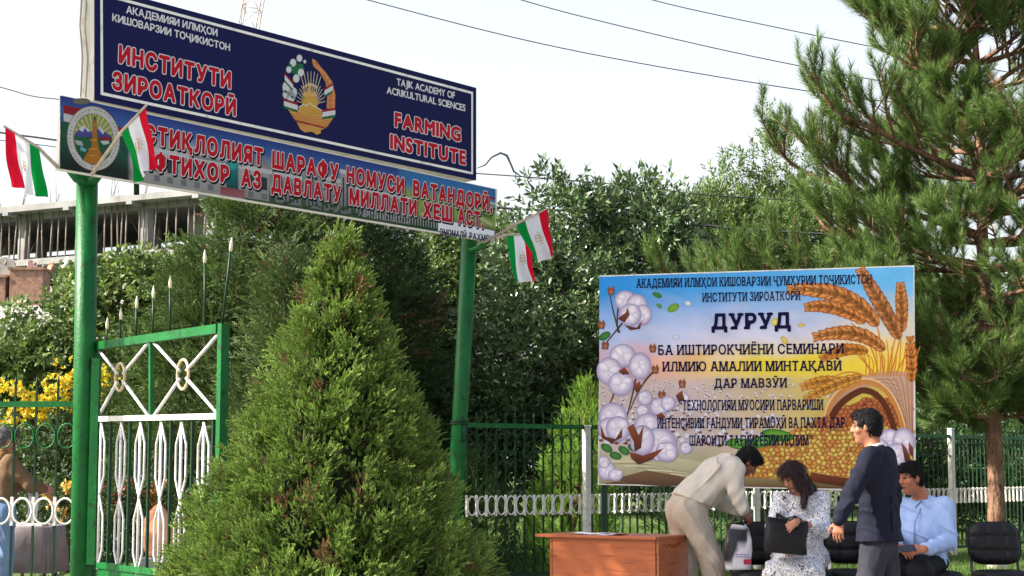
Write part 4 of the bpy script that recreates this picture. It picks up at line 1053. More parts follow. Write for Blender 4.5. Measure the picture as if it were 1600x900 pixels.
# bracket arms, collar, hinges
m = MB(); a = P(136, 285, 14.36)
for dx, dy in ((-32, -24), (26, -20)): m.tube([a, P(136 + dx * .5, 285 + dy * .25, 14.33), P(136 + dx, 285 + dy, 14.30)], [.045, .04, .03], 8)
m.build("bracket", GREEN, tL)
m = MB(); m.tube([P(735, 392, 17.8), P(750, 386, 17.75), P(764, 374, 17.72)], .03, 8); m.build("bracket", GREEN, tR)
m = MB(); c = P(717.5, 660, 17.9)
for k in range(2): m.tube([c + UP * (-.025 * k), c + UP * (.02 - .025 * k)], .1, 20)
m.tube([P(727, 664, 17.82), P(727, 690, 17.82)], .028, 8)
m.build("hinge_collar", GREEN_D, tR)
m = MB(); m.box(P(146.5, 720, 14.35), .035, .03, P(0, 560, 14.35)[2] - P(0, 720, 14.35)[2]); m.build("hinge_stile", GREEN, tL)
# bent green stub behind the leaning post seen at the flags' root is part of the bracket above

# gate leaf, swung open towards the street
HN, FE = P(152, 650, 14.42), P(349, 650, 12.15)
LEAFP = Plane(HN, FE)
def gate_leaf():
    base = HN.copy(); base[2] = .1
    t = thing("gate_leaf", base, "open green gate leaf with white spindles, crossed bars and rising spear tips", "gate")
    G = lambda x, y, o=0: LEAFP(x, y, o)
    n, u = LEAFP.n, LEAFP.u
    def bar(p, q, hw, hd, mb, X=None):
        p, q = np.asarray(p), np.asarray(q); d = q - p; L = np.linalg.norm(d); d /= L; w = np.cross(d, n); mb.box((p + q) / 2, hw, hd, L / 2, w, n, d)
    m = MB()
    bar(G(150, 541), G(343, 513.5), .034, .03, m)                                       # top rail
    z_lo = 0.16
    tl, bl_ = G(152, 541), G(152, 541); 
    def vert(px, py, zb, hw): 
        p = G(px, py); q = p.copy(); q[2] = zb; bar(p, q, hw, .032, m)
    vert(349.5, 506, .12, .036); vert(152.5, 538, .12, .024)
    m.build("frame", GREEN, t)
    m = MB(); bar(G(152, 654.7), G(346, 650.2), .022, .026, m); m.build("middle_rail", SILVER, t)
    m = MB()
    p0, p1 = G(155, 883), G(343, 905); q0, q1 = p0.copy(), p1.copy(); q0[2] = q1[2] = .14
    m.hexa([q0 + n * .012, q1 + n * .012, q1 - n * .012, q0 - n * .012, p0 + n * .012, p1 + n * .012, p1 - n * .012, p0 - n * .012]); 
    bar(p0, p1, .025, .028, m); m.build("kick_panel", GREEN, t)
    m = MB(); bar(G(236.5, 526), G(236.5, 653), .017, .017, m); m.build("divider", GREEN, t)
    # crossed bars and ovals
    for x0, x1, cx, cy, ya, yb in ((153, 233, 187.5, 589, 541, 653), (239, 344, 286, 585, 529, 651)):
        y0a, y1a = 540 - (x0 - 150) * .137 + 6, 540 - (x1 - 150) * .137 + 6
        c = G(cx, cy)
        for (px, py) in ((x0, y0a), (x1, y1a), (x0, 652), (x1, 651)):
            e = G(px, py); d = nrm(e - c); s = c + d * .075; mm = MB(); mm.tube([s, e], .0135, 8); mm.build("crossed_bar", SILVER, t)
        mm = MB(); mm.tube([c + (u * math.cos(a) * .112 + UP * math.sin(a) * .115) for a in np.linspace(0, 2 * math.pi, 25)[:-1]], .0125, 8, closed=True)
        mm.build("oval_ring", mat("tarnished_silver", S(178, 160, 128), .4, .5, .2, var=.2, scale=20), t)
    # lower spindles
    for x in (158.5, 190, 220, 252.5, 284, 319):
        mm = MB(); top = G(x, 654); z0 = top[2] - .03; z1 = .47; h = (z0 - z1) / 2; w = .112
        for k in range(2):
            zt = z0 - k * h
            for sg in (-1, 1):
                pts = [(0, zt), (sg * w * .35, zt - .05), (sg * w, zt - .17), (sg * w, zt - h + .17), (sg * w * .3, zt - h + .04), (0, zt - h)]
                mm.tube([np.array([top[0], top[1], 0]) + u * a + UP * z + n * (.004 * sg) for a, z in pts], .0095, 7)
        mm.tube([np.array([top[0], top[1], z0]), np.array([top[0], top[1], z1])], .0125, 7)
        mm.build("spindle", SILVER, t)
    for x in (174, 204, 234.5, 268, 301.5, 334):
        mm = MB(); p = G(x, 652); q = p.copy(); q[2] = .5; bar(p, q, .011, .011, mm); mm.build("baluster", GREEN_D, t)
    # spear tips rising along the top rail
    tip = mat("spear_tip_paint", S(214, 206, 176), .5, .4, var=.1)
    for (bx, by), (tx, ty) in (((166, 538), (168, 495)), ((188, 535), (189, 480)), ((212, 531), (214, 462)), ((238.5, 527), (240, 446)), ((265.5, 524), (266, 430)), ((320, 516), (320, 390)), ((347, 511), (362.6, 370.6))):
        a, b = G(bx, by), G(tx, ty); d = nrm(b - a); mm = MB(); mm.tube([a, b - d * .1], .0095, 6); s = mm.build("spear", GREEN_D, t)
        mm = MB(); mm.tube([b - d * .105, b - d * .06, b], [.012, .015, .002], 7); mm.build("spear_tip", tip, s)
gate_leaf()

# ------------------------------------------------------------------ railings
def railing(name, label, a, b, spacing, rail_z, rings, posts, tips=.07, scroll=False, group="green railings with ring rows", basez=.12):
    pl = Plane(a, b); a = np.array([a[0], a[1], 0.]); b = np.array([b[0], b[1], 0.]); L = np.linalg.norm(b - a); u = nrm(b - a); n = pl.n
    t = thing(name, (a + b) / 2, label, "fence", group)
    m = MB(); k = 0; N = int(L / spacing); 
    for k in range(N + 1):
        p = a + u * k * spacing; q = p.copy(); z1 = rail_z + tips if tips else rail_z
        m.box(p + UP * (basez + z1) / 2, .0085, .0085, (z1 - basez) / 2, u, n)
        if tips: m.tube([p + UP * z1, p + UP * (z1 + .03), p + UP * (z1 + .09)], [.009, .016, .002], 5)
    m.build("bar_panel", GREEN_D, t)
    m = MB(); m.box((a + b) / 2 + UP * rail_z, L / 2, .012, .026, u, n); m.build("top_rail", GREEN, t)
    m = MB(); m.box((a + b) / 2 + UP * basez, L / 2, .012, .02, u, n); m.build("bottom_rail", GREEN_D, t)
    for zc, rx, rz, mm_, th, plates in rings:
        m = MB()
        for k in range(N):
            c = a + u * (k + .5) * spacing + UP * zc + n * .012
            m.tube([c + u * math.cos(g) * rx + UP * math.sin(g) * rz for g in np.linspace(0, 2 * math.pi, 19)[:-1]], th, 5, closed=True)
        if plates:
            for k in range(N + 1):
                c = a + u * k * spacing + UP * zc + n * .002; m.box(c, .0125 if rx > .07 else .0095, .013, rz * 1.12, u, n)
        m.build("ring_row", mm_, t)
    for s, w, h, mm_ in posts:
        m = MB(); p = a + u * s; m.bevbox(p + UP * h / 2, w, w, h / 2, .008, u, n); m.bevbox(p + UP * (h + .012), w + .008, w + .008, .012, .008, u, n); m.build("post", mm_, t)
    return t
gl0, gl1 = P(-330, 800, 14.9), P(119, 800, 14.75)
railing("railing", "green railing with white ring row left of the thick gate post", gl1, gl0, .192, 1.885, [(1.605, .085, .108, GREEN, .008, False), (.945, .086, .112, WHITE, .0105, True)], [(.0, .03, 2.0, GREEN)], .16)
ra, rb = P(729, 800, 18.7), P(917, 800, 19.75)
rings_r = [(1.60, .062, .105, GREEN_D, .007, False), (.90, .060, .105, WHITE, .0085, True), (.31, .062, .1, GREEN_D, .007, False)]
railing("railing", "green railing with white ring row between leaning green post and white fence post", ra, rb, .136, 1.80, rings_r, [(np.linalg.norm((rb - ra)[:2]), .038, 1.80, WHITE)])
rc = P(1491, 800, 25.6)
dR = nrm([rc[0] - rb[0], rc[1] - rb[1], 0]); LR = np.linalg.norm((rc - rb)[:2])
railing("railing", "green railing with white ring row running behind the poster and seated people", rb + dR * .09, rc, .136, 1.80, rings_r, [(3.2, .04, 1.86, WHITE), (LR - .13, .04, 1.9, WHITE)])
rd = P(1720, 800, 29.5)
railing("railing", "green railing with white ring row behind the pine trunk and empty chair", rc + dR * .08, rd, .136, 1.80, rings_r, [(3.3, .04, 1.86, WHITE)])

# ------------------------------------------------------------------ poster
PO = Plane(P(936, 730, 19.0), P(1429, 730, 18.05))
def poster():
    cor = [(934, 757.6), (1431, 768), (1428.5, 414.5), (938, 430.5)]
    fr = [PO(x, y) for x, y in cor]; bk = [p - PO.n * .04 for p in fr]
    base = (fr[0] + fr[1]) / 2; base[2] = 0
    t = thing("seminar_poster", base, "large colourful seminar poster with cotton bolls, wheat and grain sack on a frame", "poster")
    m = MB(); m.hexa([fr[0], fr[1], bk[1], bk[0], fr[3], fr[2], bk[2], bk[3]]); m.build("frame", WHITE_BOX, t)
    for px, mm_, w in ((1290, WHITE, .032), (942, GREEN_D, .03), (1418, GREEN_D, .03)):
        m = MB(); p = PO(px, 745, -.08); q = p.copy(); q[2] = 0; top = p.copy(); top[2] = PO(px, 450)[2]; m.box((q + top) / 2, w, w, top[2] / 2, PO.u, PO.n); m.build("leg", mm_, t)
    yt = lambda x: 430.5 + (x - 938) * (414.5 - 430.5) / 490.5 + 2
    yb = lambda x: 757.6 + (x - 934) * (768 - 757.6) / 497 - 2
    pr = Print(PO, .003)
    c = lambda *a: np.array(S(*a))
    def mixc(a, b, t): t = min(max(t, 0), 1); return a * (1 - t) + b * t
    def colf(x, y):
        u, v = (x - 936) / 494, (y - yt(x)) / (yb(x) - yt(x))
        top = mixc(c(40, 140, 216), c(104, 182, 232), u * 1.1)
        mid = mixc(c(160, 190, 232), c(226, 214, 226), min(u * 2.2, 1)); mid = mixc(mid, c(236, 204, 96), (u - .62) * 3)
        hor = mixc(c(226, 160, 160), c(240, 216, 60), (u - .12) * 2.5); hor = mixc(hor, c(240, 206, 70), (u - .5) * 2)
        fld = mixc(c(196, 176, 172), c(206, 180, 80), (u - .3) * 2.2)
        low = mixc(c(176, 172, 136), c(150, 140, 90), u)
        n = .5 + .5 * math.sin(x * .05 + math.sin(y * .09) * 1.6 + y * .03) * math.sin(y * .11 - x * .02)
        k = mixc(top, mid, (v - .04 - .12 * n) / .26)
        k = mixc(k, c(226, 214, 226), .55 * n * max(0, 1 - abs(v - .27) * 5))
        k = mixc(k, hor, (v - .34 + .05 * n) / .1); k = mixc(k, fld, (v - .46) / .06); k = mixc(k, low, (v - .8 - .04 * n) / .05)
        k = mixc(k, c(92, 52, 30), (v - .955 + .02 * math.sin(x * .03)) / .02)
        return k
    pr.grid(936.5, yt, 1427, yb, 90, 66, colf); pr.up(2)
    rr = random.Random(5)
    # far cotton field
    for i in range(420):
        v = rr.random(); x = rr.uniform(940, 1300); y = 588 + v * 105
        if x > 1100 + rr.random() * 220 and v > .3: continue
        s = 1.5 + 4.6 * v ** 1.5
        pr.ell(x, y, s * 1.1, s, S(226, 220, 226), S(172, 160, 170), n=8)
        if rr.random() < .8: pr.ell(x + rr.uniform(-s, s), y + s * .9, s * .7, s * .45, S(112, 66, 40), S(96, 72, 44), n=7)
        if i % 30 == 0: pr.up()
    pr.up(2)
    # table cloth
    pr.poly([(936, 712), (985, 714), (1060, 716), (1110, 724), (1160, 742), (1200, 752), (1120, 757), (1060, 744), (1000, 748), (936, 756)], S(196, 190, 156), S(150, 140, 104)); pr.up()
    pr.poly([(960, 748), (1010, 735), (1055, 742), (1110, 757), (1040, 760), (985, 756)], S(122, 92, 66), S(84, 60, 44)); pr.up()
    for k in range(7): pr.stroke(bez((940 + k * 18, 722 + k * 3), (1000 + k * 16, 716 + k * 5), (1050 + k * 17, 735 + k * 3)), 2.4, S(160, 150, 112) if k % 2 else S(206, 200, 170), .8)
    pr.up(2)
    pr.poly([(1150, 742), (1250, 735), (1427, 742), (1427, 764), (1150, 760)], S(150, 146, 96), S(96, 66, 42)); pr.up()
    # heap of grain
    pr.poly([(1128, 742), (1150, 724), (1180, 700), (1215, 682), (1260, 664), (1310, 640), (1350, 624), (1400, 630), (1427, 660), (1427, 756), (1290, 752), (1200, 748)], S(150, 84, 40), S(190, 140, 60)); pr.up()
    def inheap(x, y):
        e = 742 - (x - 1130) * .62 if x < 1260 else 664 - (x - 1260) * .45
        return y > max(e, 622) and y < 748 - (x - 1130) * .02
    for row in range(20):
        y = 624 + row * 6.6
        for i in range(40):
            x = 1126 + i * 8.0 + rr.uniform(-2, 2) + (row % 2) * 3; yy = y + rr.uniform(-1.5, 1.5)
            if x > 1424 or not inheap(x, yy): continue
            gold = rr.random(); s = rr.uniform(.85, 1.2)
            lo = c(200, 132, 66) if (yy < 668 or gold < .5) else c(216, 176, 84)
            if yy < 665: lo = c(180, 100, 56)
            pr.ell(x, yy, 5.6 * s, 3.5 * s, tuple(np.minimum(lo * 1.35, .9)), tuple(lo * .30), rot=rr.uniform(-.7, .7), n=9, hx=-1, hy=-1)
        pr.up()
    # dark table edge under the sack
    pr.poly([(1268, 738), (1330, 748), (1427, 744), (1427, 762), (1330, 762), (1262, 752)], S(120, 60, 34), S(60, 34, 24)); pr.up()
    # burlap sack
    pr.poly([(1290, 640), (1300, 612), (1325, 596), (1360, 584), (1395, 580), (1427, 582), (1427, 700), (1418, 690), (1412, 650), (1398, 625), (1380, 608), (1358, 604), (1330, 616), (1312, 630), (1300, 652)], S(196, 156, 132), S(150, 92, 56)); pr.up()
    for k in range(26): pr.stroke(bez((1300 + k * 5, 612 - k * 1.2), (1340 + k * 3.4, 586 + k * .3), (1400 + k, 590 + k * 4.2), 8), .7, S(160, 112, 78) if k % 2 else S(216, 180, 150)); 
    pr.up(); pr.stroke(bez((1291, 648), (1300, 610), (1345, 598), 9) + bez((1350, 597), (1400, 596), (1416, 690), 9), 9, S(196, 132, 66), 7); pr.up()
    pr.stroke(bez((1300, 652), (1312, 624), (1346, 610), 9) + bez((1352, 610), (1386, 612), (1402, 690), 9), 11, S(92, 46, 24), 9); pr.up(); pr.stroke(bez((1288, 650), (1297, 606), (1343, 592), 9) + bez((1350, 591), (1404, 592), (1419, 690), 9), 3, S(232, 190, 140), 2); pr.up()
    # wheat
    def stalk(p, w=2.0): pr.stroke(p, w, S(206, 130, 54), w * .7)
    def ear(pts, s, c1=(230, 154, 82), c2=(136, 64, 26), N=11):
        pts = np.array(pts); 
        for i in range(N):
            q = i / (N - 1) * (len(pts) - 1.001); a = int(q); f = q - a; p = pts[a] * (1 - f) + pts[a + 1] * f; d = pts[min(a + 1, len(pts) - 1)] - pts[a]; an = math.atan2(d[1], d[0])
            ss = s * (.75 + .5 * math.sin(math.pi * (.15 + .8 * i / (N - 1))))
            for sg in (-1, 1):
                o = np.array([-math.sin(an), math.cos(an)]) * sg * ss * .42
                pr.ell(*(p + o), ss * .95, ss * .42, S(*c1), S(*c2), rot=an + sg * .45, n=9, hx=-.3)
            pr.ell(*p, ss * .8, ss * .36, S(238, 172, 92), S(*c2), rot=an, n=9)
            if i % 2 == 0: pr.up()
        d = pts[-1] - pts[-2]; an = math.atan2(d[1], d[0])
        pr.up()
    for a, b_, e in (((1372, 584), (1365, 530), (1330, 505)), ((1380, 584), (1376, 520), (1368, 503)), ((1388, 584), (1394, 540), (1402, 520)), ((1392, 584), (1404, 545), (1408, 515)), ((1400, 584), (1412, 560), (1424, 540)), ((1362, 586), (1350, 552), (1322, 535)), ((1368, 586), (1356, 570), (1330, 545)), ((1352, 588), (1320, 570), (1290, 600))): stalk(bez(a, b_, e), 2.6)
    pr.up()
    for k in range(14): stalk(bez((1352 + k * 5.5, 588), (1358 + k * 5.5, 560), (1340 + k * 7.5, 530 + (k % 3) * 12)), 2.0)
    pr.up()
    ear(bez((1366, 502), (1330, 448), (1236, 452), 9), 11.5, N=14)
    ear(bez((1346, 500), (1300, 472), (1262, 480), 8), 9, (232, 150, 78), N=11)
    ear(bez((1402, 522), (1380, 480), (1346, 424), 8), 10.5, (214, 140, 78), (116, 62, 34), N=13)
    ear(bez((1409, 512), (1410, 480), (1407, 446), 6), 8.5, (220, 146, 80), N=10)
    ear(bez((1376, 542), (1340, 508), (1276, 526), 8), 10, N=12)
    ear(bez((1350, 548), (1320, 540), (1286, 560), 8), 8, (232, 150, 50), N=9)
    ear(bez((1322, 600), (1290, 590), (1256, 604), 8), 8, (228, 160, 60), (150, 90, 30), N=9)
    ear(bez((1340, 590), (1300, 600), (1262, 622), 8), 8, (226, 160, 64), (150, 90, 30), N=9)
    ear(bez((1424, 590), (1426, 565), (1422, 530), 5), 8, (226, 140, 60), N=7)
    # leaves and petals adrift
    for x, y, a, b_, cc, ro in ((1027, 461, 8, 4, (60, 130, 50), .4), (1052, 481, 10, 6, (120, 170, 60), -.5), (1030, 478, 5, 3, (96, 150, 70), .6), (1075, 474, 5, 4, (226, 226, 232), .3), (1226, 532, 8, 4, (232, 200, 90), .9), (1252, 508, 6, 3, (226, 200, 120), 0), (1056, 527, 6, 4, (206, 212, 236), 0), (1211, 503, 6, 7, (226, 214, 110), .5)): pr.ell(x, y, a, b_, S(*cc), tuple(np.array(S(*cc)) * .6), rot=ro)
    for x, y, a, ro in ((1215, 680, 26, .15), (1190, 690, 34, -.2), (1160, 694, 26, .1)): pr.ell(x, y, a, 9, S(112, 168, 56), S(34, 96, 34), rot=ro)
    pr.up(2)
    # cotton plants in front
    br = S(84, 58, 44)
    for p in (((968, 520), (958, 490), (952, 455)), ((968, 470), (962, 500), (966, 520)), ((975, 502), (960, 520), (940, 545)), ((1010, 560), (1000, 575), (990, 600)), ((975, 575), (960, 620), (938, 660)), ((1000, 560), (985, 640), (968, 690)), ((1022, 580), (1000, 600), (985, 640)), ((1030, 640), (1000, 690), (985, 700))): pr.stroke(bez(*p), 3.2, br, 1.5)
    pr.up(2)
    for x, y in ((955, 455), (946, 540), (1020, 545), (1024, 578), (940, 508), (996, 604), (1034, 618), (1066, 600)):
        pr.poly([(x - 6, y - 3), (x - 3, y - 8), (x, y - 4), (x + 3, y - 9), (x + 6, y - 2), (x + 4, y + 6), (x - 4, y + 6)], S(150, 86, 56), S(84, 48, 34)); pr.up(); pr.ell(x, y + 1, 4.5, 5, S(172, 110, 78), S(104, 60, 40)); 
    for x, y in ((945, 525), (962, 712), (975, 704), (948, 700), (990, 700)): pr.ell(x, y, 10, 6, S(70, 130, 60), S(30, 80, 40), rot=rr.uniform(-.6, .6))
    pr.up()
    def boll(lobes, bracts):
        for x, y, r_, q in lobes:
            pr.ell(x, y, r_, r_ * q, S(236, 228, 236), S(150, 138, 176), n=20, hx=-r_ * .15, hy=-r_ * .2); pr.up()
            for k_ in range(5):
                g_ = rr.uniform(0, 6.28); d_ = r_ * rr.uniform(.25, .5); pr.ell(x + d_ * math.cos(g_), y + d_ * q * math.sin(g_), r_ * rr.uniform(.3, .48), r_ * rr.uniform(.26, .44), S(238, 232, 238), S(196, 184, 206), rot=g_, n=12, hx=-1.2, hy=-1.8); pr.up()
        for pts in bracts: pr.poly(pts, S(140, 74, 44), S(74, 40, 30)); pr.up()
    boll([(977, 470, 17, .95), (995, 478, 17, 1.1), (1004, 492, 15, 1.1), (985, 492, 18, 1)], [[(965, 498), (978, 488), (981, 480), (984, 492), (976, 504)], [(975, 508), (995, 512), (1004, 500), (1000, 514), (985, 516)]])
    boll([(973, 556, 21, .9), (1000, 572, 18, 1.2), (952, 580, 20, 1.1), (970, 600, 20, .95)], [[(966, 580), (976, 574), (984, 584), (974, 586)], [(992, 604), (998, 596), (1000, 608), (994, 614)]])
    boll([(958, 652, 23, 1.0), (952, 670, 18, 1.0), (966, 670, 20, 1)], [[(938, 662), (946, 682), (962, 686), (973, 668), (972, 684), (955, 692), (940, 684)]])
    boll([(1008, 622, 12, 1), (1030, 636, 15, .95), (1044, 630, 12, 1), (1066, 622, 11, .9), (1004, 642, 10, 1), (1072, 700, 10, 1), (1086, 632, 10, .8)], [[(1024, 650), (1034, 644), (1040, 652), (1030, 656)], [(1056, 618), (1066, 610), (1070, 626), (1060, 628)]])
    boll([(1012, 668, 22, 1.05), (1030, 694, 28, .95), (1004, 688, 20, 1.2), (1042, 706, 18, .9)], [[(980, 668), (990, 690), (992, 706), (1002, 700), (1006, 664), (998, 680), (990, 662)], [(984, 706), (1005, 712), (1032, 702), (1038, 700), (1020, 718), (998, 726), (986, 716)]])
    boll([(948, 735, 14, 1.1), (962, 742, 12, .8), (944, 722, 10, 1)], [])
    boll([(1390, 692, 20, 1.1), (1412, 690, 18, 1.2), (1400, 712, 20, 1), (1375, 700, 14, 1.1)], [[(1408, 690), (1416, 700), (1424, 720), (1414, 722)], [(1420, 690), (1427, 700), (1427, 716), (1420, 705)]])
    pr.build("print", t, VINYL_SHEET, k=.97)
    ink = mat("dark_poster_ink", S(18, 14, 66, .7), .5, .1, var=.05)
    def ln(s, a, b_, cap, w, tr=.12, sf=True): lettering(t, PO, s, a, b_, cap, [(w, ink, 0, (0, 0))], serif=sf, track=tr, off=.0085)
    ln("АКАДЕМИЯИ ИЛМҲОИ КИШОВАРЗИИ ҶУМҲУРИИ ТОҶИКИСТОН", (995, 449.5), (1362, 443), 13.5, .018, .16)
    ln("ИНСТИТУТИ ЗИРОАТКОРӢ", (1098, 471.5), (1250, 468.5), 13.5, .018, .16)
    ln("ДУРУД", (1113, 514), (1234.5, 512), 23, .042, .2)
    ln("БА ИШТИРОКЧИЁНИ СЕМИНАРИ", (1029, 554.5), (1318, 552), 15, .022, .17)
    ln("ИЛМИЮ АМАЛИИ МИНТАҚАВӢ", (1036, 580), (1314, 578.5), 14.5, .022, .17)
    ln("ДАР МАВЗӮИ", (1116.5, 606), (1229, 605), 14, .022, .17)
    ln("“ТЕХНОЛОГИЯИ МУОСИРИ ПАРВАРИШИ", (1062, 641), (1286, 640), 15.5, .022, .16)
    ln("ИНТЕНСИВИИ ГАНДУМИ ТИРАМОҲӢ ВА ПАХТА ДАР", (1027.7, 669), (1320, 668), 15.5, .022, .16)
    ln("ШАРОИТИ ТАҒЙИРЁБИИ ИҚЛИМ”", (1078, 696), (1269, 695.5), 15.5, .022, .16)
poster()
# ------------------------------------------------------------------ desk with papers
def desk():
    C_ = P(1027, 836, 13.7); L_ = P(838, 832, 14.35); fr = nrm([L_[0] - C_[0], L_[1] - C_[1], 0]); bk = np.array([-fr[1], fr[0], 0]); bk = bk if bk[1] > 0 else -bk
    W = np.linalg.norm((L_ - C_)[:2]); D = .56; z = .765
    C0 = np.array([C_[0], C_[1], 0.]); ov = .0
    wood = mat("orange_veneer", S(176, 96, 56, .8), .38, .4, var=.14, scale=2.2, stretch=(1, 1, 9), coat=.1, dirt=S(134, 70, 42, .75))
    t = thing("desk", C0 + fr * W / 2 + bk * D / 2, "orange wooden desk in front of the bending man, papers on top", "desk")
    X, Y_ = -fr, bk
    mid = C0 + fr * W / 2 + bk * D / 2
    m = MB(); m.bevbox(mid + UP * (z - .0125), W / 2 + .0, D / 2 + .02, .0125, .006, X, Y_); m.build("top", wood, t)
    inn = .13; rt = .012
    m = MB(); a = C0 - X * rt + bk * .03; b = C0 + fr * (W - inn) + bk * .03; m.box((a + b) / 2 + UP * ((z - .025) / 2 + .03), np.linalg.norm(b - a) / 2 - .0195, .009, (z - .025) / 2 - .032, X, Y_); m.build("front_panel", wood, t)
    for q in (C0 - X * rt, C0 + fr * (W - inn)):
        m = MB(); m.box(q + bk * (.025 + (D - .05) / 2) + UP * (z - .026) / 2, .0095, (D - .05) / 2, (z - .026) / 2, X, Y_); m.build("side_panel", wood, t)
    ink = mat("ink_scrawl", S(96, 40, 30), .8, .1)
    m = MB(); r = random.Random(2); o = C0 - X * rt + X * .011
    for k in range(9):
        p = o + bk * (.10 + k * .035) + UP * (z - .075 + r.uniform(-.004, .004)); m.tube([p, p + bk * .02 + UP * r.uniform(-.016, .016), p + bk * .03], .0022, 4)
    m.build("scrawl", ink, t)
    pw = mat("paper_white", S(232, 232, 234), .8, .2, var=.03)
    for k, (fx, by, rot, lab) in enumerate(((.45, .16, .15, "white paper sheet lying on the orange desk, right one"), (.62, .2, -.25, "white paper sheet lying on the orange desk, left one"))):
        c = C0 + fr * W * fx + bk * by + UP * (z + .002 + .002 * k); ca, sa = math.cos(rot), math.sin(rot); A = fr * ca + bk * sa; B = -fr * sa + bk * ca; m = MB()
        V = []; n = 8
        for j in range(n + 1):
            for i in range(2): q = c + A * (j / n - .5) * .3 + B * (i - .5) * .21; q = q + UP * (.012 * abs(j / n - .5) ** 2 * 4 + .002 * math.sin(j * 1.3)); V.append(q)
        m.add(V + [v - UP * .0012 for v in V], [(2 * j, 2 * j + 2, 2 * j + 3, 2 * j + 1) for j in range(n)] + [(2 * n + 2 + 2 * j, 2 * n + 3 + 2 * j, 2 * n + 5 + 2 * j, 2 * n + 4 + 2 * j) for j in range(n)], smooth=True)
        props(m.build("paper_sheet", pw), lab, "paper", "papers on the desk")
desk()

# ------------------------------------------------------------------ chairs
LEATHER = mat("black_leatherette", (.008, .008, .009), .5, .22, var=.2, bump=.25, bscale=60)
BLACK_METAL = mat("black_tube_steel", (.015, .015, .016), .4, .5, var=.2)
def chair_proto():
    t = thing("office_chair", (0, 0, 0), "", "chair", "black padded chairs by the poster")
    def pad(name, place, hw, hh, th, nx, ny, tuft):
        V, n, m_ = [], 25, 25
        for s in (1, -1):
            for j in range(m_):
                for i in range(n):
                    a, b = i / (n - 1) * 2 - 1, j / (m_ - 1) * 2 - 1
                    # squircle outline
                    x, y = a * math.sqrt(max(1 - .30 * b ** 4, .1)), b * math.sqrt(max(1 - .30 * a ** 4, .1))
                    edge = (1 - abs(a) ** 6) * (1 - abs(b) ** 6); h = th * (.18 + .82 * max(edge, 0) ** .5)
                    if s > 0 and tuft:
                        fx, fy = (a * 1.5 + 1.5) % 1, (b * 1.5 + 1.5) % 1; h += tuft * (min(fx, 1 - fx, .25) * 4) ** .5 * .5 * edge + tuft * (min(fy, 1 - fy, .25) * 4) ** .5 * .5 * edge - tuft
                    V.append(place(x * hw, y * hh, s * h * (1 if s > 0 else .6)))
        m = MB(); Fs = []
        for s in range(2):
            o = s * n * m_
            for j in range(m_ - 1):
                for i in range(n - 1):
                    f = (o + j * n + i, o + j * n + i + 1, o + (j + 1) * n + i + 1, o + (j + 1) * n + i); Fs.append(f if s == 0 else f[::-1])
        per = [i for i in range(n)] + [j * n + n - 1 for j in range(1, m_)] + [(m_ - 1) * n + i for i in range(n - 2, -1, -1)] + [j * n for j in range(m_ - 2, 0, -1)]
        for k in range(len(per)): a, b = per[k], per[(k + 1) % len(per)]; Fs.append((b, a, a + n * m_, b + n * m_))
        m.add(V, Fs, smooth=True); m.build(name, LEATHER, t)
    pad("backrest", lambda x, y, h: np.array([x * (1 - .06 * (y > 0) * y / .18), .20 + y * .16 - h, .70 + y]), .222, .178, .045, 3, 3, .03)
    pad("seat", lambda x, y, h: np.array([x, y - .02, .445 + h]), .23, .225, .045, 1, 1, 0)
    for sx in (-1, 1):
        for sy in (-1, 1):
            m = MB(); m.tube([(sx * .21, sy * .19 - .02, .405), (sx * .225, sy * .22 - .02 + (.03 if sy > 0 else 0), 0)], .0125, 8); m.build("leg", BLACK_METAL, t)
        m = MB(); m.tube([(sx * .19, .14, .41), (sx * .195, .20, .45), (sx * .19, .225, .56), (sx * .17, .25, .72)], .012, 8); m.build("back_stile", BLACK_METAL, t)
    m = MB(); m.tube([(-.21, -.2, .402), (.21, -.2, .402), (.21, .17, .402), (-.21, .17, .402)], .012, 8, closed=True); m.build("seat_frame", BLACK_METAL, t)
    return t
CH = chair_proto()
def copy_tree(o):
    c = o.copy(); COL.objects.link(c)
    for ch in list(o.children):
        d = ch.copy(); COL.objects.link(d); d.parent = c
    return c
CHAIR_Y = 13.95
for i, (px, rot, dy, lab) in enumerate(((1184, .10, 0, "black padded chair holding the plastic carrier bag"), (1248, .04, .1, "black padded chair under the seated woman"), (1328, -.03, .15, "empty black padded chair half hidden behind the man in the dark suit"), (1443, .22, .02, "black padded chair under the seated man in blue shirt"), (1556, -.02, 0, "empty black padded chair with tufted back in front of the pine trunk"))):
    o = CH if i == 0 else copy_tree(CH); p = P(px, 800, CHAIR_Y + dy); o.location = (p[0], p[1] - .12, 0); o.rotation_euler = (0, 0, rot); o["label"] = lab

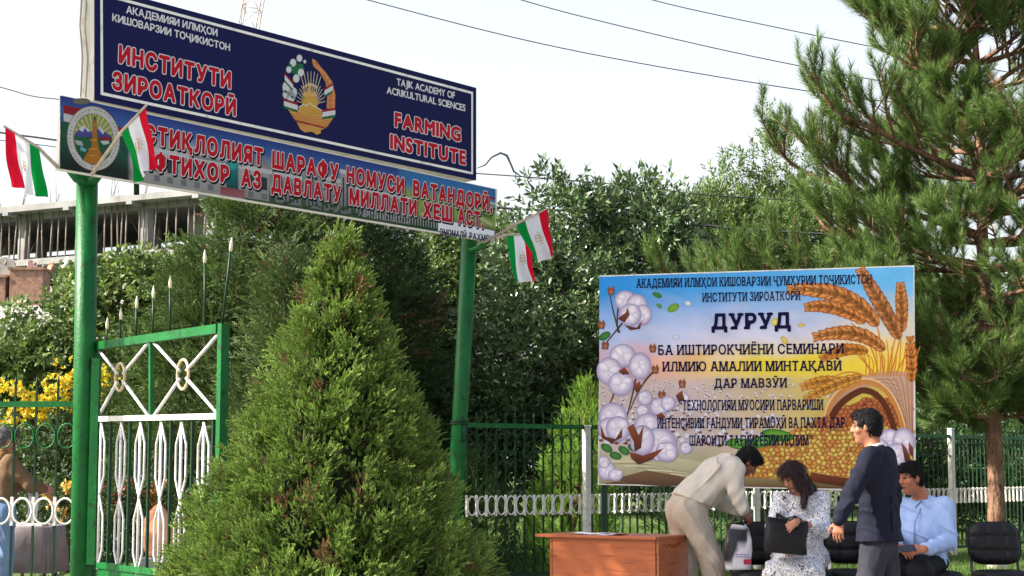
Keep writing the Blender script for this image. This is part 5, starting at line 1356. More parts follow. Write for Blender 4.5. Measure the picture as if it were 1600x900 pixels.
# ------------------------------------------------------------------ bags
def crumple(p, a=.012): return np.array([math.sin(p[0] * 41 + p[2] * 23) + .6 * math.sin(p[2] * 67 + p[0] * 31), math.cos(p[2] * 37 + p[0] * 29), .4 * math.sin(p[0] * 53)]) * a
def carrier_bag():
    Y = 13.72; c = P(1153, 872, Y); z0 = .502; m = MB(); rings = []; cols = []
    t = thing("carrier_bag", (c[0], Y, z0), "crumpled black and white plastic carrier bag with a red label, standing on a chair", "bag")
    n = 40; hz = [0, .02, .08, .16, .24, .32, .36]
    for j, h in enumerate(hz):
        w, d = np.interp(h, [0, .1, .25, .36], [.105, .118, .108, .085]), np.interp(h, [0, .1, .25, .36], [.06, .075, .055, .03]); rg = []
        for k in range(n):
            a = 2 * math.pi * k / n; sx, sy = np.sign(math.cos(a)) * abs(math.cos(a)) ** .6, np.sign(math.sin(a)) * abs(math.sin(a)) ** .6
            p = np.array([c[0] + sx * w, Y + sy * d, z0 + h]); p = p + crumple(p, .010 * min(1, h * 20)); rg.append(p)
            x = (p[0] - c[0]) / .11; black = (h > .17 and x < .75 + .2 * math.sin(h * 40)) or (x < -.45 and .05 < h < .3) or (h > .1 and x < -.1 + .5 * h)
            if h > .33 and x > -.5: black = False
            cols.append(S(22, 22, 26) if black else S(206, 204, 212))
        rings.append(rg)
    V = [p for r_ in rings for p in r_]; Fs = [(i * n + j, i * n + (j + 1) % n, (i + 1) * n + (j + 1) % n, (i + 1) * n + j) for i in range(len(hz) - 1) for j in range(n)] + [list(range(n))[::-1]]
    m.add(V, Fs, cols, True); m.build("bag_body", vmat("plastic_film", .3, .5, var=.1, bump=.3, bscale=25), t)
    pl = Plane((c[0] - 1, Y - .092), (c[0] + 1, Y - .092)); m = MB(); x0, x1, zz0, zz1 = c[0] + .035, c[0] + .095, z0 + .045, z0 + .085
    m.box(((x0 + x1) / 2, Y - .085, (zz0 + zz1) / 2), (x1 - x0) / 2, .004, (zz1 - zz0) / 2); m.build("red_label", mat("label_red", S(150, 20, 56), .4, .4), t)
    m = MB()
    for k in range(2):
        for q in range(5): m.box((c[0] - .02 + q * .022, Y - .0875, z0 + .125 - k * .018), .008, .002, .004)
    m.build("small_print", mat("label_violet", S(110, 96, 160), .5, .3), t)
    for s in (-1, 1):
        m = MB(); m.tube([(c[0] - .05, Y + s * .025, z0 + .35), (c[0] - .03, Y + s * .03, z0 + .42), (c[0] + .03, Y + s * .03, z0 + .42), (c[0] + .05, Y + s * .025, z0 + .35)], .006, 6); m.build("handle", mat("film_black", (.02, .02, .022), .3, .5), t)
carrier_bag()
def handbag():
    Y = 13.12; m = MB(); a, b, c, d = P(1194, 862, Y), P(1259, 868, Y), P(1263, 815, Y), P(1196, 806, Y); t = thing("handbag", (a + b) / 2, "large soft black leather handbag on the seated woman's lap", "handbag")
    rings = []; n = 28
    for j, f in enumerate((0, .04, .25, .5, .75, .95, 1.0)):
        l, r_ = a * (1 - f) + d * f, b * (1 - f) + c * f; mid, hw = (l + r_) / 2, np.linalg.norm(r_ - l) / 2; dep = np.interp(f, [0, .04, .5, 1], [.05, .075, .075, .028]); u = nrm(r_ - l); rg = []
        for k in range(n):
            g = 2 * math.pi * k / n; sx, sy = np.sign(math.cos(g)) * abs(math.cos(g)) ** .55, np.sign(math.sin(g)) * abs(math.sin(g)) ** .55
            p = mid + u * sx * hw * (1.0 if f < 1 else .97) + np.array([0, 1, 0]) * sy * dep; p = p - UP * (.035 * (1 - sx ** 2) * (f > .9)); rg.append(p + crumple(p, .004))
        rings.append(rg)
    m.loft(rings); lea = mat("soft_black_leather", (.007, .0065, .007), .5, .25, var=.2, bump=.4, bscale=30); m.build("bag_body", lea, t)
    for s in (-1, 1):
        m = MB(); p, q = d * .72 + c * .28, d * .28 + c * .72; y = np.array([0, s * .028, 0]); m.tube([p + y, p + y * 1.4 + UP * .03, (p + q) / 2 + y * 3 - UP * .01 + np.array([0, s * .05, 0]), q + y * 1.4 + UP * .03, q + y], .007, 7); m.build("strap", lea, t)
handbag()

# grey cloth table, papers on it, peach bundle behind the gate leaf
def cloth_table():
    Y = 16.6; a, b = P(20, 822, Y), P(88, 822, Y); x0, x1 = a[0], b[0]; z = .76; t = thing("cloth_table", ((x0 + x1) / 2, Y, 0), "small table under a grey cloth behind the left railing", "table"); D = .5
    top = MB(); n = 60; rings = []
    for h, fl in ((z, 0), (z - .015, .012), (z - .1, .016), (z - .45, .03)):
        rg = []
        for k in range(n):
            g = 2 * math.pi * k / n; sx, sy = np.sign(math.cos(g)) * abs(math.cos(g)) ** .25, np.sign(math.sin(g)) * abs(math.sin(g)) ** .25; w = fl * (1 + .8 * math.sin(k * 1.9)) + fl
            rg.append(np.array([(x0 + x1) / 2 + sx * ((x1 - x0) / 2 + w), Y + sy * (D / 2 + w), h]))
        rings.append(rg)
    top.loft(rings[::-1], True); top.build("tablecloth", mat("grey_cloth", S(128, 120, 122), .9, .1, var=.15, scale=9, bump=.5, bscale=25), t)
    for sx in (x0 + .05, x1 - .05):
        for sy in (-D / 2 + .05, D / 2 - .05): m = MB(); m.tube([(sx, Y + sy, z - .02), (sx, Y + sy, 0)], .018, 8); m.build("leg", BLACK_METAL, t)
    m = MB(); c = np.array([(x0 + x1) / 2 - .02, Y - .1, z]); 
    for k in range(4): m.bevbox(c + UP * (.004 + .004 * k) + np.array([.01 * k, .006 * k, 0]), .15, .105, .002, .003)
    props(m.build("paper_stack", mat("paper_stack_white", S(226, 222, 224), .8, .2)), "low stack of white papers lying on the grey cloth table", "papers")
cloth_table()
def bundle():
    Y = 16.4; c = P(247, 840, Y); m = MB(); rings = []; n = 26
    for i, f in enumerate(np.linspace(0, 1, 9)):
        r_ = .16 * (math.sin(math.pi * (.18 + .8 * f)) ** .7); rg = []
        for k in range(n):
            a = 2 * math.pi * k / n; q = r_ * (1 + .1 * math.sin(3 * a + 5 * f) + .05 * math.sin(9 * a + 2)); rg.append(np.array([c[0] + q * math.cos(a), Y + q * math.sin(a), c[2] - .2 + .52 * f]))
        rings.append(rg)
    m.loft(rings); t = thing("cloth_bundle", (c[0], Y, 0), "peach coloured cloth bundle on a low stand, half hidden behind the gate's white spindles", "bundle"); m.build("bundle_cloth", mat("peach_cloth", S(206, 150, 116), .9, .1, var=.2, scale=11, bump=.6, bscale=20), t)
    m = MB(); m.bevbox((c[0], Y, (c[2] - .19) / 2), .17, .17, (c[2] - .19) / 2, .02); m.build("stand", CONC, t)
bundle()
# ------------------------------------------------------------------ people: smooth blended volumes turned into one continuous surface each
import openvdb
class Body:
    def __init__(s): s.p = []
    def _a(s, fn, lo, hi, k, op): s.p.append((fn, np.minimum(lo, hi), np.maximum(lo, hi), k, op)); return s
    def cap(s, a, b, ra, rb, k=.02):
        a, b = np.asarray(a, float), np.asarray(b, float); ab = b - a; L2 = max(np.dot(ab, ab), 1e-9); rm = max(ra, rb)
        def fn(p):
            q = p - a; t = np.clip((q @ ab) / L2, 0, 1); return np.linalg.norm(q - t[..., None] * ab, axis=-1) - (ra + (rb - ra) * t)
        return s._a(fn, np.minimum(a, b) - rm, np.maximum(a, b) + rm, k, 'u')
    def ecap(s, a, b, l, la, da, lb, db, k=.03):
        """capsule with an elliptic section: half width l* along l, half depth d* across"""
        a, b, l = np.asarray(a, float), np.asarray(b, float), nrm(l); ab = b - a; L2 = max(np.dot(ab, ab), 1e-9); rm = max(la, da, lb, db)
        def fn(p):
            q = p - a; t = np.clip((q @ ab) / L2, 0, 1); q = q - t[..., None] * ab; ql = q @ l; qo = np.sqrt(np.maximum((q * q).sum(-1) - ql * ql, 0)); rl, rd = la + (lb - la) * t, da + (db - da) * t
            return (np.sqrt((ql / rl) ** 2 + (qo / rd) ** 2) - 1) * np.minimum(rl, rd)
        return s._a(fn, np.minimum(a, b) - rm, np.maximum(a, b) + rm, k, 'u')
    def ell(s, c, r, ax=None, k=.015, op='u'):
        c = np.asarray(c, float); r = np.asarray(r, float); A = np.eye(3) if ax is None else np.array(ax, float); rm = r.max()
        def fn(p): return (np.linalg.norm(((p - c) @ A.T) / r, axis=-1) - 1) * r.min()
        return s._a(fn, c - rm, c + rm, k, op)
    def cut(s, c, n):
        c, n = np.asarray(c, float), nrm(n); return s._a(lambda p: (p - c) @ n, np.full(3, -1e9), np.full(3, 1e9), 0, 'cut')
    def minus(s, c, r, ax=None): return s.ell(c, r, ax, 0, 'sub')
    def mesh(s, h, wr=None):
        us = [q for q in s.p if q[4] == 'u']; lo = np.min([q[1] for q in us], 0) - .04; hi = np.max([q[2] for q in us], 0) + .04
        n = np.ceil((hi - lo) / h).astype(int) + 1
        gx, gy, gz = (lo[i] + np.arange(n[i]) * h for i in range(3)); D = np.full(tuple(n), .2, np.float32)
        for fn, a, b, k, op in s.p:
            m = .03 + k; i0 = np.maximum(((a - m - lo) / h).astype(int), 0) if op != 'cut' else np.zeros(3, int); i1 = np.minimum(np.ceil((np.minimum(b, hi) + m - lo) / h).astype(int) + 1, n) if op != 'cut' else n
            sl = tuple(slice(i0[i], i1[i]) for i in range(3))
            X = np.stack(np.meshgrid(gx[sl[0]], gy[sl[1]], gz[sl[2]], indexing='ij'), -1); d = fn(X).astype(np.float32)
            if wr is not None and op == 'u': d = d + wr(X).astype(np.float32)
            o = D[sl]
            if op == 'u':
                if k > 0: hh = np.clip(.5 + .5 * (o - d) / k, 0, 1); D[sl] = o * (1 - hh) + d * hh - k * hh * (1 - hh)
                else: D[sl] = np.minimum(o, d)
            elif op == 'cut': D[sl] = np.maximum(o, d)
            else: D[sl] = np.maximum(o, -d)
        g = openvdb.FloatGrid(.2); g.copyFromArray(D); pts, quads = g.convertToQuads(0.0)
        return np.asarray(pts, float) * h + lo, np.asarray(quads)[:, ::-1]
    def build(s, name, m, parent=None, h=.007, col=None, wr=None, base=None):
        V, Q = s.mesh(h, wr)
        a, b, c = V[Q[:, 0]], V[Q[:, 1]], V[Q[:, 2]]; vol = (np.cross(a, b) * c).sum()
        if vol < 0: Q = Q[:, ::-1]
        C = np.tile(np.array(col if not callable(col) and col is not None else (1, 1, 1.)), (len(V), 1))
        if callable(col): C = col(V)
        return fast_mesh(name, V, Q, m, parent, C, True, base)
def wrinkle(a=.004, f=38, dirn=(0, 0, 1), seed=0):
    d = np.array(dirn) * f * 2.4; e = np.roll(d, 1) * .22 + f * .25
    g = np.roll(e, 1) * .5 - d * .3
    def w(p):
        ph = p @ d + 1.9 * np.sin(p @ e + seed) + 1.1 * np.sin(p @ (e * 1.7 - d * .4) + 2 * seed); ps = p @ g + 1.5 * np.sin(p @ (d * .6) + seed)
        fold = (1 - np.abs(np.sin(ph * .5))) ** 3 * (.5 + .5 * np.sin(ps)); return a * (.45 * np.sin(ps * 1.3 + ph * .3) - 1.7 * fold)
    return w
def hair_build(B, m, parent, h, flow, L=.03, n=2600, a=.004):
    V, Q = B.mesh(h, wrinkle(a, 90, V3(.5, .3, 1), 2)); A, b_, c_ = V[Q[:, 0]], V[Q[:, 1]], V[Q[:, 2]]; N = np.cross(b_ - A, c_ - A); N /= np.linalg.norm(N, axis=1, keepdims=True) + 1e-12
    if (np.cross(A, b_) * c_).sum() < 0: N = -N; Q = Q[:, ::-1]
    k = rng.integers(0, len(Q), n); p = V[Q[k]].mean(1); nn = N[k]; f = np.tile(nrm(flow), (n, 1)) + rng.normal(0, .25, (n, 3)); t = f - nn * (f * nn).sum(1, keepdims=True); t /= np.linalg.norm(t, axis=1, keepdims=True) + 1e-9
    s = np.cross(nn, t) * .0022; l = L * rng.uniform(.5, 1.3, (n, 1)); p0 = p - nn * .002; p1 = p + t * l * .55 + nn * .006; p2 = p + t * l + nn * rng.uniform(-.002, .007, (n, 1)); o = len(V)
    SV = np.stack([p0 - s, p0 + s, p1 + s, p1 - s, p2 + s * .2, p2 - s * .2], 1).reshape(-1, 3); i = np.arange(n)[:, None] * 6 + o; SQ = np.concatenate([i + [0, 1, 2, 3], i + [3, 2, 4, 5]])
    return fast_mesh("hair", np.concatenate([V, SV]), np.concatenate([Q, SQ]), m, parent, None, True)
SKIN = vmat("skin", .5, .35, var=.06, vscale=30)
def cloth(name, c, rough=.85, **k):
    kw = dict(var=.1, scale=14, bump=.5, bscale=6, bdist=.06, bdet=1.2, stretch=(1.6, 1.6, .8)); kw.update(k); return mat(name, c, rough, .06, **kw)
HAIR_B = mat("black_hair", (.005, .0045, .0045), .6, .18, var=.4, scale=60, bump=.8, bscale=120, stretch=(1, 1, .25))
def head(B, c, f, u, sc=1.0):
    f = nrm(f); s = nrm(np.cross(f, u)); u = np.cross(s, f); A = [s, f, u]; q = lambda a, b, d: c + (s * a + f * b + u * d) * sc
    r = lambda *x: np.array(x) * sc
    B.ell(q(0, -.012, .025), r(.075, .095, .092), A, .02); B.ell(q(0, .022, -.045), r(.060, .066, .075), A, .03)
    B.cap(q(0, .03, -.105), q(0, .062, -.103), .024 * sc, .020 * sc, .03)                       # chin
    B.ell(q(0, .072, .03), r(.052, .018, .014), A, .012)                                        # brow
    B.cap(q(0, .084, .018), q(0, .103, -.022), .010 * sc, .015 * sc, .012); B.ell(q(0, .096, -.027), r(.019, .012, .010), A, .008)   # nose
    for e in (-1, 1):
        B.minus(q(e * .032, .098, .010), r(.020, .018, .013), A); B.ell(q(e * .031, .070, .010), r(.013, .013, .012), A, .003)
        B.ell(q(e * .046, .055, -.025), r(.024, .022, .02), A, .02); B.ell(q(e * .078, -.006, -.008), r(.011, .02, .031), A, .006)
    B.ell(q(0, .086, -.058), r(.025, .012, .007), A, .006); B.ell(q(0, .084, -.070), r(.021, .012, .008), A, .006)
    return q, A
def face_colour(c, f, u, skin, lip, hair=(.012, .01, .01), sc=1.0, beard=None):
    f = nrm(f); s = nrm(np.cross(f, u)); u = np.cross(s, f)
    def fn(V):
        C = np.tile(np.array(skin), (len(V), 1)); d = (V - c) / sc; a, b, z = d @ s, d @ f, d @ u; near = (np.abs(a) < .09) & (np.abs(b) < .14) & (np.abs(z) < .14)
        m = near & (b > .06) & (np.abs(z + .064) < .012) & (np.abs(a) < .024); C[m] = lip
        m = near & (b > .045) & (np.abs(z - .035 + .12 * np.maximum(np.abs(a) - .03, 0)) < .007) & (np.abs(a) > .012) & (np.abs(a) < .052); C[m] = hair
        e = near & (b > .05) & (np.abs(z - .010) < .008) & (np.abs(np.abs(a) - .031) < .015); C[e] = (.10, .075, .065); e2 = e & (np.abs(np.abs(a) - .030) < .007); C[e2] = (.02, .012, .01)
        if beard is not None: m = near & (z < -.035) & (b > -.02); C[m] = C[m] * .8 + np.array(beard) * .2
        return C
    return fn
def hand(B, w, d, n, side=1, L=.105, curl=.5, spread=.0, r=.0088):
    """w wrist, d direction of the fingers, n back-of-hand normal, side = where the thumb leaves"""
    d, n = nrm(d), nrm(n); n = nrm(n - d * np.dot(n, d)); t = np.cross(d, n) * side
    k = w + d * L * .82; B.ecap(w, w + d * .02, t, .028, .019, .032, .016, .012); B.ecap(w + d * .02, k, t, .034, .015, .040, .013, .012)
    for i, fl in enumerate((.072, .082, .076, .06)):
        o = k + t * (.031 - .0207 * i) + d * (.006 if i in (1, 2) else 0); a = curl * (.55 + .08 * i); p = o; dd = d + t * (.09 - .06 * i) * spread
        for j, sgm in enumerate((.46, .31, .23)):
            dd = nrm(dd * math.cos(a) - n * math.sin(a)); q = p + dd * fl * sgm; B.cap(p, q, r * (1 - .1 * j), r * (.92 - .12 * j), .004); p = q; a = curl * .75
    p = w + d * .028 + t * .024; dd = nrm(d * .62 + t * .7 - n * .25)
    for j, sgm in enumerate((.040, .032, .026)):
        q = p + dd * sgm; B.cap(p, q, .0125 - .0015 * j, .0110 - .0018 * j, .006); p = q; dd = nrm(dd + d * .35 - n * .25 * curl - t * .2)
def hairmass(B, q, A, sc=1.0, top=.0):
    r = lambda *x: np.array(x) * sc
    B.ell(q(0, -.022, .045), r(.083, .098, .088), A, .02); B.ell(q(0, -.05, .0), r(.079, .066, .092), A, .03); B.ell(q(0, .045, .092), r(.062, .042, .030), A, .025)
    for e in (-1, 1): B.ell(q(e * .070, .012, .035), r(.012, .028, .036), A, .012)
V3 = lambda *a: np.array(a, float)

# ---- man in the dark suit
def suit_man():
    Y = 12.0; f = nrm(V3(-.86, .5, 0)); left = np.cross(UP, f); hf = nrm(V3(-.95, .28, -.06)); hc = P(1353, 667, 12.02)
    sh = P(1371, 710, Y); pel = P(1374, 838, Y); ground = P(1374, 800, Y); ground[2] = 0
    B = Body(); q, A = head(B, hc, hf, UP, .98)
    neck = P(1366, 701, Y); B.cap(q(0, -.03, -.06), neck, .052, .058, .03)
    ls, rs = sh + left * .175 - UP * .02, sh - left * .175 - UP * .02
    le, lw = P(1328, 775, 11.72), P(1311, 812, 11.68); re, rw = P(1396, 778, 12.22), P(1378, 818, 12.12)
    B.ecap(sh - UP * .03, sh - UP * .3, left, .15, .085, .13, .09, .05); B.ecap(sh - UP * .3, pel, left, .12, .085, .14, .09, .05)
    for a, b, c in ((ls, le, lw), (rs, re, rw)): B.cap(a, b, .048, .040, .03); B.cap(b, c, .038, .027, .02)
    hand(B, lw, V3(-.10, .0, -1), V3(-.45, -.85, 0), 1, curl=.55); hand(B, rw, V3(-.1, 0, -1), V3(.3, .9, 0), -1, curl=.55)
    lh, rh = pel + left * .085, pel - left * .085; lk, la = P(1357, 912, 11.88), P(1338, 1000, 11.85); rk, ra = P(1385, 912, 12.08), P(1402, 992, 12.15); la[2] = ra[2] = .085
    for a, b, c in ((lh, lk, la), (rh, rk, ra)): B.cap(a, b, .08, .052, .04); B.cap(b, c, .05, .036, .02)
    root = B.build("person", SKIN, None, .006, face_colour(hc, hf, UP, S(148, 98, 74), S(112, 62, 54), sc=.98), base=ground)
    props(root, "young man in dark navy suit walking left, back half turned, past the seated people", "person")
    H = Body(); hairmass(H, q, A, .98); hair_build(H, HAIR_B, root, .006, -UP * .8 + hf * .6)
    J = Body(); waist = sh - UP * .36
    J.ecap(sh - UP * .045, sh - UP * .14, left, .185, .095, .19, .125, .06); J.ecap(sh - UP * .14, waist, left, .185, .125, .165, .122, .06); J.ecap(waist, pel - UP * .05, left, .165, .125, .215, .168, .06); J.cap(ls + UP * .005, rs + UP * .005, .066, .066, .04)
    J.ecap(sh - UP * .03, neck - UP * .012, left, .13, .085, .078, .074, .05); J.cut(neck - UP * .004 - f * .02, nrm(UP + f * .75))
    for a, b, c in ((ls, le, lw), (rs, re, rw)): J.cap(a, b, .075, .060, .035); J.cap(b, c + (c - b) * .0, .058, .044, .02)
    J.cut(pel - UP * .035, V3(0, 0, -1))
    navy = cloth("navy_suit_cloth", (.012, .013, .024), .75, var=.12)
    J.build("jacket", navy, root, .0075, wr=wrinkle(.009, 20, V3(.35, .25, .8), 1))
    dk = cloth("jacket_seam_cloth", (.006, .006, .012), .8)
    m = MB(); b0 = pel - f * .165 - left * .0; m.tube([P(1392, 775, 11.86), P(1393, 805, 11.85), P(1394, 835, 11.84)], .004, 5); m.build("vent", dk, root)
    K = Body(); K.ecap(neck - UP * .04, neck + UP * .03, left, .074, .072, .066, .064, .01); K.cut(neck + UP * .022, nrm(UP * 1 + f * .35)); K.build("shirt_collar", cloth("white_shirt_cloth", S(220, 220, 226)), root, .005)
    T = Body(); T.ecap(pel + UP * .04, pel - UP * .06, left, .14, .10, .15, .11, .03)
    for a, b, c in ((lh, lk, la), (rh, rk, ra)): T.cap(a - UP * .06, b, .105, .090, .05); T.cap(b, c + UP * .02, .088, .078, .04)
    T.build("trousers", cloth("dark_grey_trouser_cloth", (.03, .03, .04), .8, var=.12), root, .008, wr=wrinkle(.005, 26, V3(.9, .3, .35), 2))
    for a, sgn in ((la, 1), (ra, -1)):
        Sx = Body(); Sx.cap(a - UP * .035 - f * .05, a - UP * .045 + f * .15, .045, .036, .02); Sx.cap(a, a - UP * .03, .05, .05, .02); Sx.cut(a * V3(1, 1, 0) + UP * .004, V3(0, 0, -1)); Sx.build("shoe", LEATHER, root, .008)
suit_man()

# ---- man in beige bending over the chair
def bent_man():
    Y = 14.15; f = nrm(V3(.93, .36, 0)); right = np.cross(f, UP); pel = P(1071, 790, Y); ch = P(1136, 729, Y); ground = P(1090, 800, Y); ground[2] = 0
    spine = nrm(ch - pel); hf = nrm(V3(.62, .15, -.77)); hu = nrm(V3(.75, .1, .62)); hc = P(1168, 722, Y + .02)
    B = Body(); q, A = head(B, hc, hf, hu, .96); neck = ch + spine * .03 + UP * .02; B.cap(q(0, -.03, -.05), neck, .052, .058, .03)
    rs, ls = ch + right * .165 - spine * .015 - UP * .02, ch - right * .165 - spine * .01 - UP * .02
    re, rw = P(1149, 768, Y - .2), P(1161, 796, Y - .22); le, lw = P(1128, 786, Y + .12), P(1150, 799, Y + .0)
    B.ecap(ch, pel, right, .15, .09, .14, .095, .05)
    for a, b, c in ((rs, re, rw), (ls, le, lw)): B.cap(a, b, .048, .040, .03); B.cap(b, c, .038, .027, .02)
    hand(B, rw, V3(.7, .2, -.75), V3(.4, -.7, .5), -1, curl=.8); hand(B, lw, V3(.85, .1, -.5), V3(.2, .2, .9), 1, curl=.8)
    rh, lh = pel + right * .085 - UP * .03, pel - right * .085 - UP * .03; rk, ra = P(1113, 878, Y - .12), P(1121, 960, Y - .1); lk, la = P(1070, 880, Y + .12), P(1068, 960, Y + .12); ra[2] = la[2] = .085
    for a, b, c in ((rh, rk, ra), (lh, lk, la)): B.cap(a, b, .08, .052, .04); B.cap(b, c, .05, .036, .02)
    root = B.build("person", SKIN, None, .006, face_colour(hc, hf, hu, S(128, 80, 60), S(100, 58, 48), sc=.96), base=ground)
    props(root, "man in cream beige jacket and trousers bending over the carrier bag beside the desk", "person")
    H = Body(); hairmass(H, q, A, .97); hair_build(H, HAIR_B, root, .006, -UP * .6 + hf * .8)
    J = Body(); hip = pel + spine * .07
    J.ecap(ch + spine * .0, ch - spine * .12, right, .175, .11, .195, .15, .06); J.ecap(ch - spine * .12, hip + spine * .1, right, .19, .135, .185, .14, .07); J.ecap(hip + spine * .1, hip - spine * .02, right, .185, .14, .20, .155, .06)
    for a, b, c in ((rs, re, rw), (ls, le, lw)): J.cap(a, b, .082, .066, .045); J.cap(b, c, .064, .05, .025)
    J.cut(hip + spine * .002, -nrm(spine * .75 + UP * .66 + V3(-.12, 0, 0)))
    beige = cloth("cream_cotton", S(186, 178, 166), .9, var=.06)
    J.build("jacket", beige, root, .0075, wr=wrinkle(.012, 24, V3(.75, .2, -.5), 3))
    T = Body(); T.ecap(pel + spine * .05, pel - UP * .06, right, .165, .13, .175, .14, .05)
    for a, b, c in ((rh, rk, ra), (lh, lk, la)): T.cap(a, b, .125, .095, .06); T.cap(b, c + UP * .02, .095, .085, .04)
    T.build("trousers", cloth("cream_trouser_cotton", S(172, 160, 145), .9, var=.06), root, .008, wr=wrinkle(.010, 22, V3(.8, .3, .45), 4))
    for a in (ra, la):
        Sx = Body(); Sx.cap(a - UP * .035 - f * .05, a - UP * .045 + f * .15, .045, .036, .02); Sx.cap(a, a - UP * .03, .05, .05, .02); Sx.cut(a * V3(1, 1, 0) + UP * .004, V3(0, 0, -1)); Sx.build("shoe", LEATHER, root, .008)
bent_man()

def floral(name):
    m, t, p = _base(name); N, L = t.nodes, t.links; p.inputs["Roughness"].default_value = .85; p.inputs["Specular IOR Level"].default_value = .15
    tc = N.new("ShaderNodeTexCoord"); n = N.new("ShaderNodeTexNoise"); n.inputs["Scale"].default_value = 15; n.inputs["Detail"].default_value = 2; n.inputs["Distortion"].default_value = 1.6; L.new(tc.outputs["Object"], n.inputs["Vector"])
    r = N.new("ShaderNodeValToRGB"); e = r.color_ramp.elements; w = (*S(214, 212, 214), 1)
    e[0].position = 0; e[0].color = w; e[1].position = 1; e[1].color = w
    for pos, c in ((.40, w), (.415, (*S(30, 36, 66), 1)), (.44, (*S(30, 36, 66), 1)), (.452, w), (.56, w), (.575, (*S(110, 124, 160), 1)), (.62, (*S(150, 160, 186), 1)), (.64, w), (.69, (*S(40, 44, 76), 1)), (.72, w)): x = e.new(pos); x.color = c
    L.new(n.outputs["Fac"], r.inputs[0]); L.new(r.outputs[0], p.inputs["Base Color"]); return m
# ---- seated woman
def woman():
    Y = 13.6; f = nrm(V3(-.22, -.97, 0)); right = np.cross(f, UP); hc = P(1238, 745, 13.5); hf = nrm(V3(-.66, -.52, -.5)); hu = nrm(V3(-.42, -.05, .9)); ground = P(1250, 800, 13.7); ground[2] = 0
    sh = P(1251, 781, 13.62); pel = P(1251, 872, 13.78)
    B = Body(); q, A = head(B, hc, hf, hu, .94); neck = sh + UP * .05; B.cap(q(0, -.03, -.05), neck, .046, .052, .03)
    rs, ls = sh + right * .15, sh - right * .15; re, rw = P(1209, 822, 13.5), P(1226, 846, 13.3); le, lw = P(1285, 828, 13.42), P(1245, 814, 13.08)
    B.ecap(sh - UP * .03, pel, right, .13, .085, .14, .10, .05)
    for a, b, c in ((rs, re, rw), (ls, le, lw)): B.cap(a, b, .043, .036, .03); B.cap(b, c, .035, .025, .02)
    hand(B, lw, V3(-.85, -.12, -.62), V3(-.2, -.75, .6), 1, L=.095, curl=.5, r=.0082); hand(B, rw, V3(.2, -.5, -.6), V3(0, -.6, .7), -1, L=.095, curl=.5, r=.0082)
    rh, lh = pel + right * .09 - UP * .02, pel - right * .09 - UP * .02; rk, lk = P(1218, 893, 13.25), P(1264, 893, 13.22); ra, la = P(1218, 980, 13.3), P(1260, 980, 13.28); ra[2] = la[2] = .08
    for a, b, c in ((rh, rk, ra), (lh, lk, la)): B.cap(a, b, .075, .052, .04); B.cap(b, c, .048, .034, .02)
    root = B.build("person", SKIN, None, .006, face_colour(hc, hf, hu, S(166, 114, 90), S(140, 70, 66), sc=.94), base=ground)
    props(root, "seated woman with long auburn hair in white and blue floral dress, handbag on lap", "person")
    H = Body(); hairmass(H, q, A, .95); 
    H.cap(q(-.06, -.02, .03), P(1258, 760, 13.44), .040, .034, .03); H.cap(P(1258, 758, 13.46), P(1256, 786, 13.42), .036, .016, .03); H.cap(q(0, -.07, .02), P(1264, 766, 13.62), .06, .05, .04); H.cap(P(1262, 764, 13.62), P(1277, 774, 13.7), .045, .02, .03); H.cap(q(.062, .0, .03), q(.066, .0, -.08), .022, .018, .02); H.cap(q(-.065, .035, .045), q(-.068, .045, -.075), .026, .022, .02)
    hair_build(H, mat("auburn_hair", S(42, 20, 19), .5, .3, var=.4, scale=60, bump=.5, bscale=110, stretch=(1, 1, .2)), root, .006, -UP, .07, 3600, .0025)
    D = Body(); D.ecap(sh - UP * .02, sh - UP * .12, right, .155, .085, .165, .115, .06); D.ecap(sh - UP * .12, sh - UP * .3, right, .16, .115, .15, .115, .06); D.ecap(sh - UP * .3, pel, right, .155, .12, .20, .15, .06)
    for a, b, c in ((rs, re, rw), (ls, le, lw)): e = b + (c - b) * .42; D.cap(a, b, .072, .066, .04); D.cap(b, e, .062, .058, .02)
    D.ecap(pel - UP * .01, (rk + lk) / 2 + UP * .01, right, .20, .13, .215, .10, .07); kk = (rk + lk) / 2; aa = (ra + la) / 2 + V3(0, .02, .12); D.ecap(kk, aa, right, .205, .10, .24, .16, .06); D.cut(aa + UP * .01, V3(0, 0, -1))
    D.build("dress", floral("floral_print_cloth"), root, .008, wr=wrinkle(.010, 26, V3(.8, .2, .6), 5))
    W = MB(); d = nrm(lw - le); W.tube([lw - d * .035, lw - d * .012], [.031, .030], 14); W.build("wristwatch", LEATHER, root)
    for a in (ra, la):
        Sx = Body(); Sx.cap(a - UP * .04 - f * .04, a - UP * .05 + f * .14, .04, .03, .02); Sx.cut(a * V3(1, 1, 0) + UP * .004, V3(0, 0, -1)); Sx.build("shoe", LEATHER, root, .008)
woman()
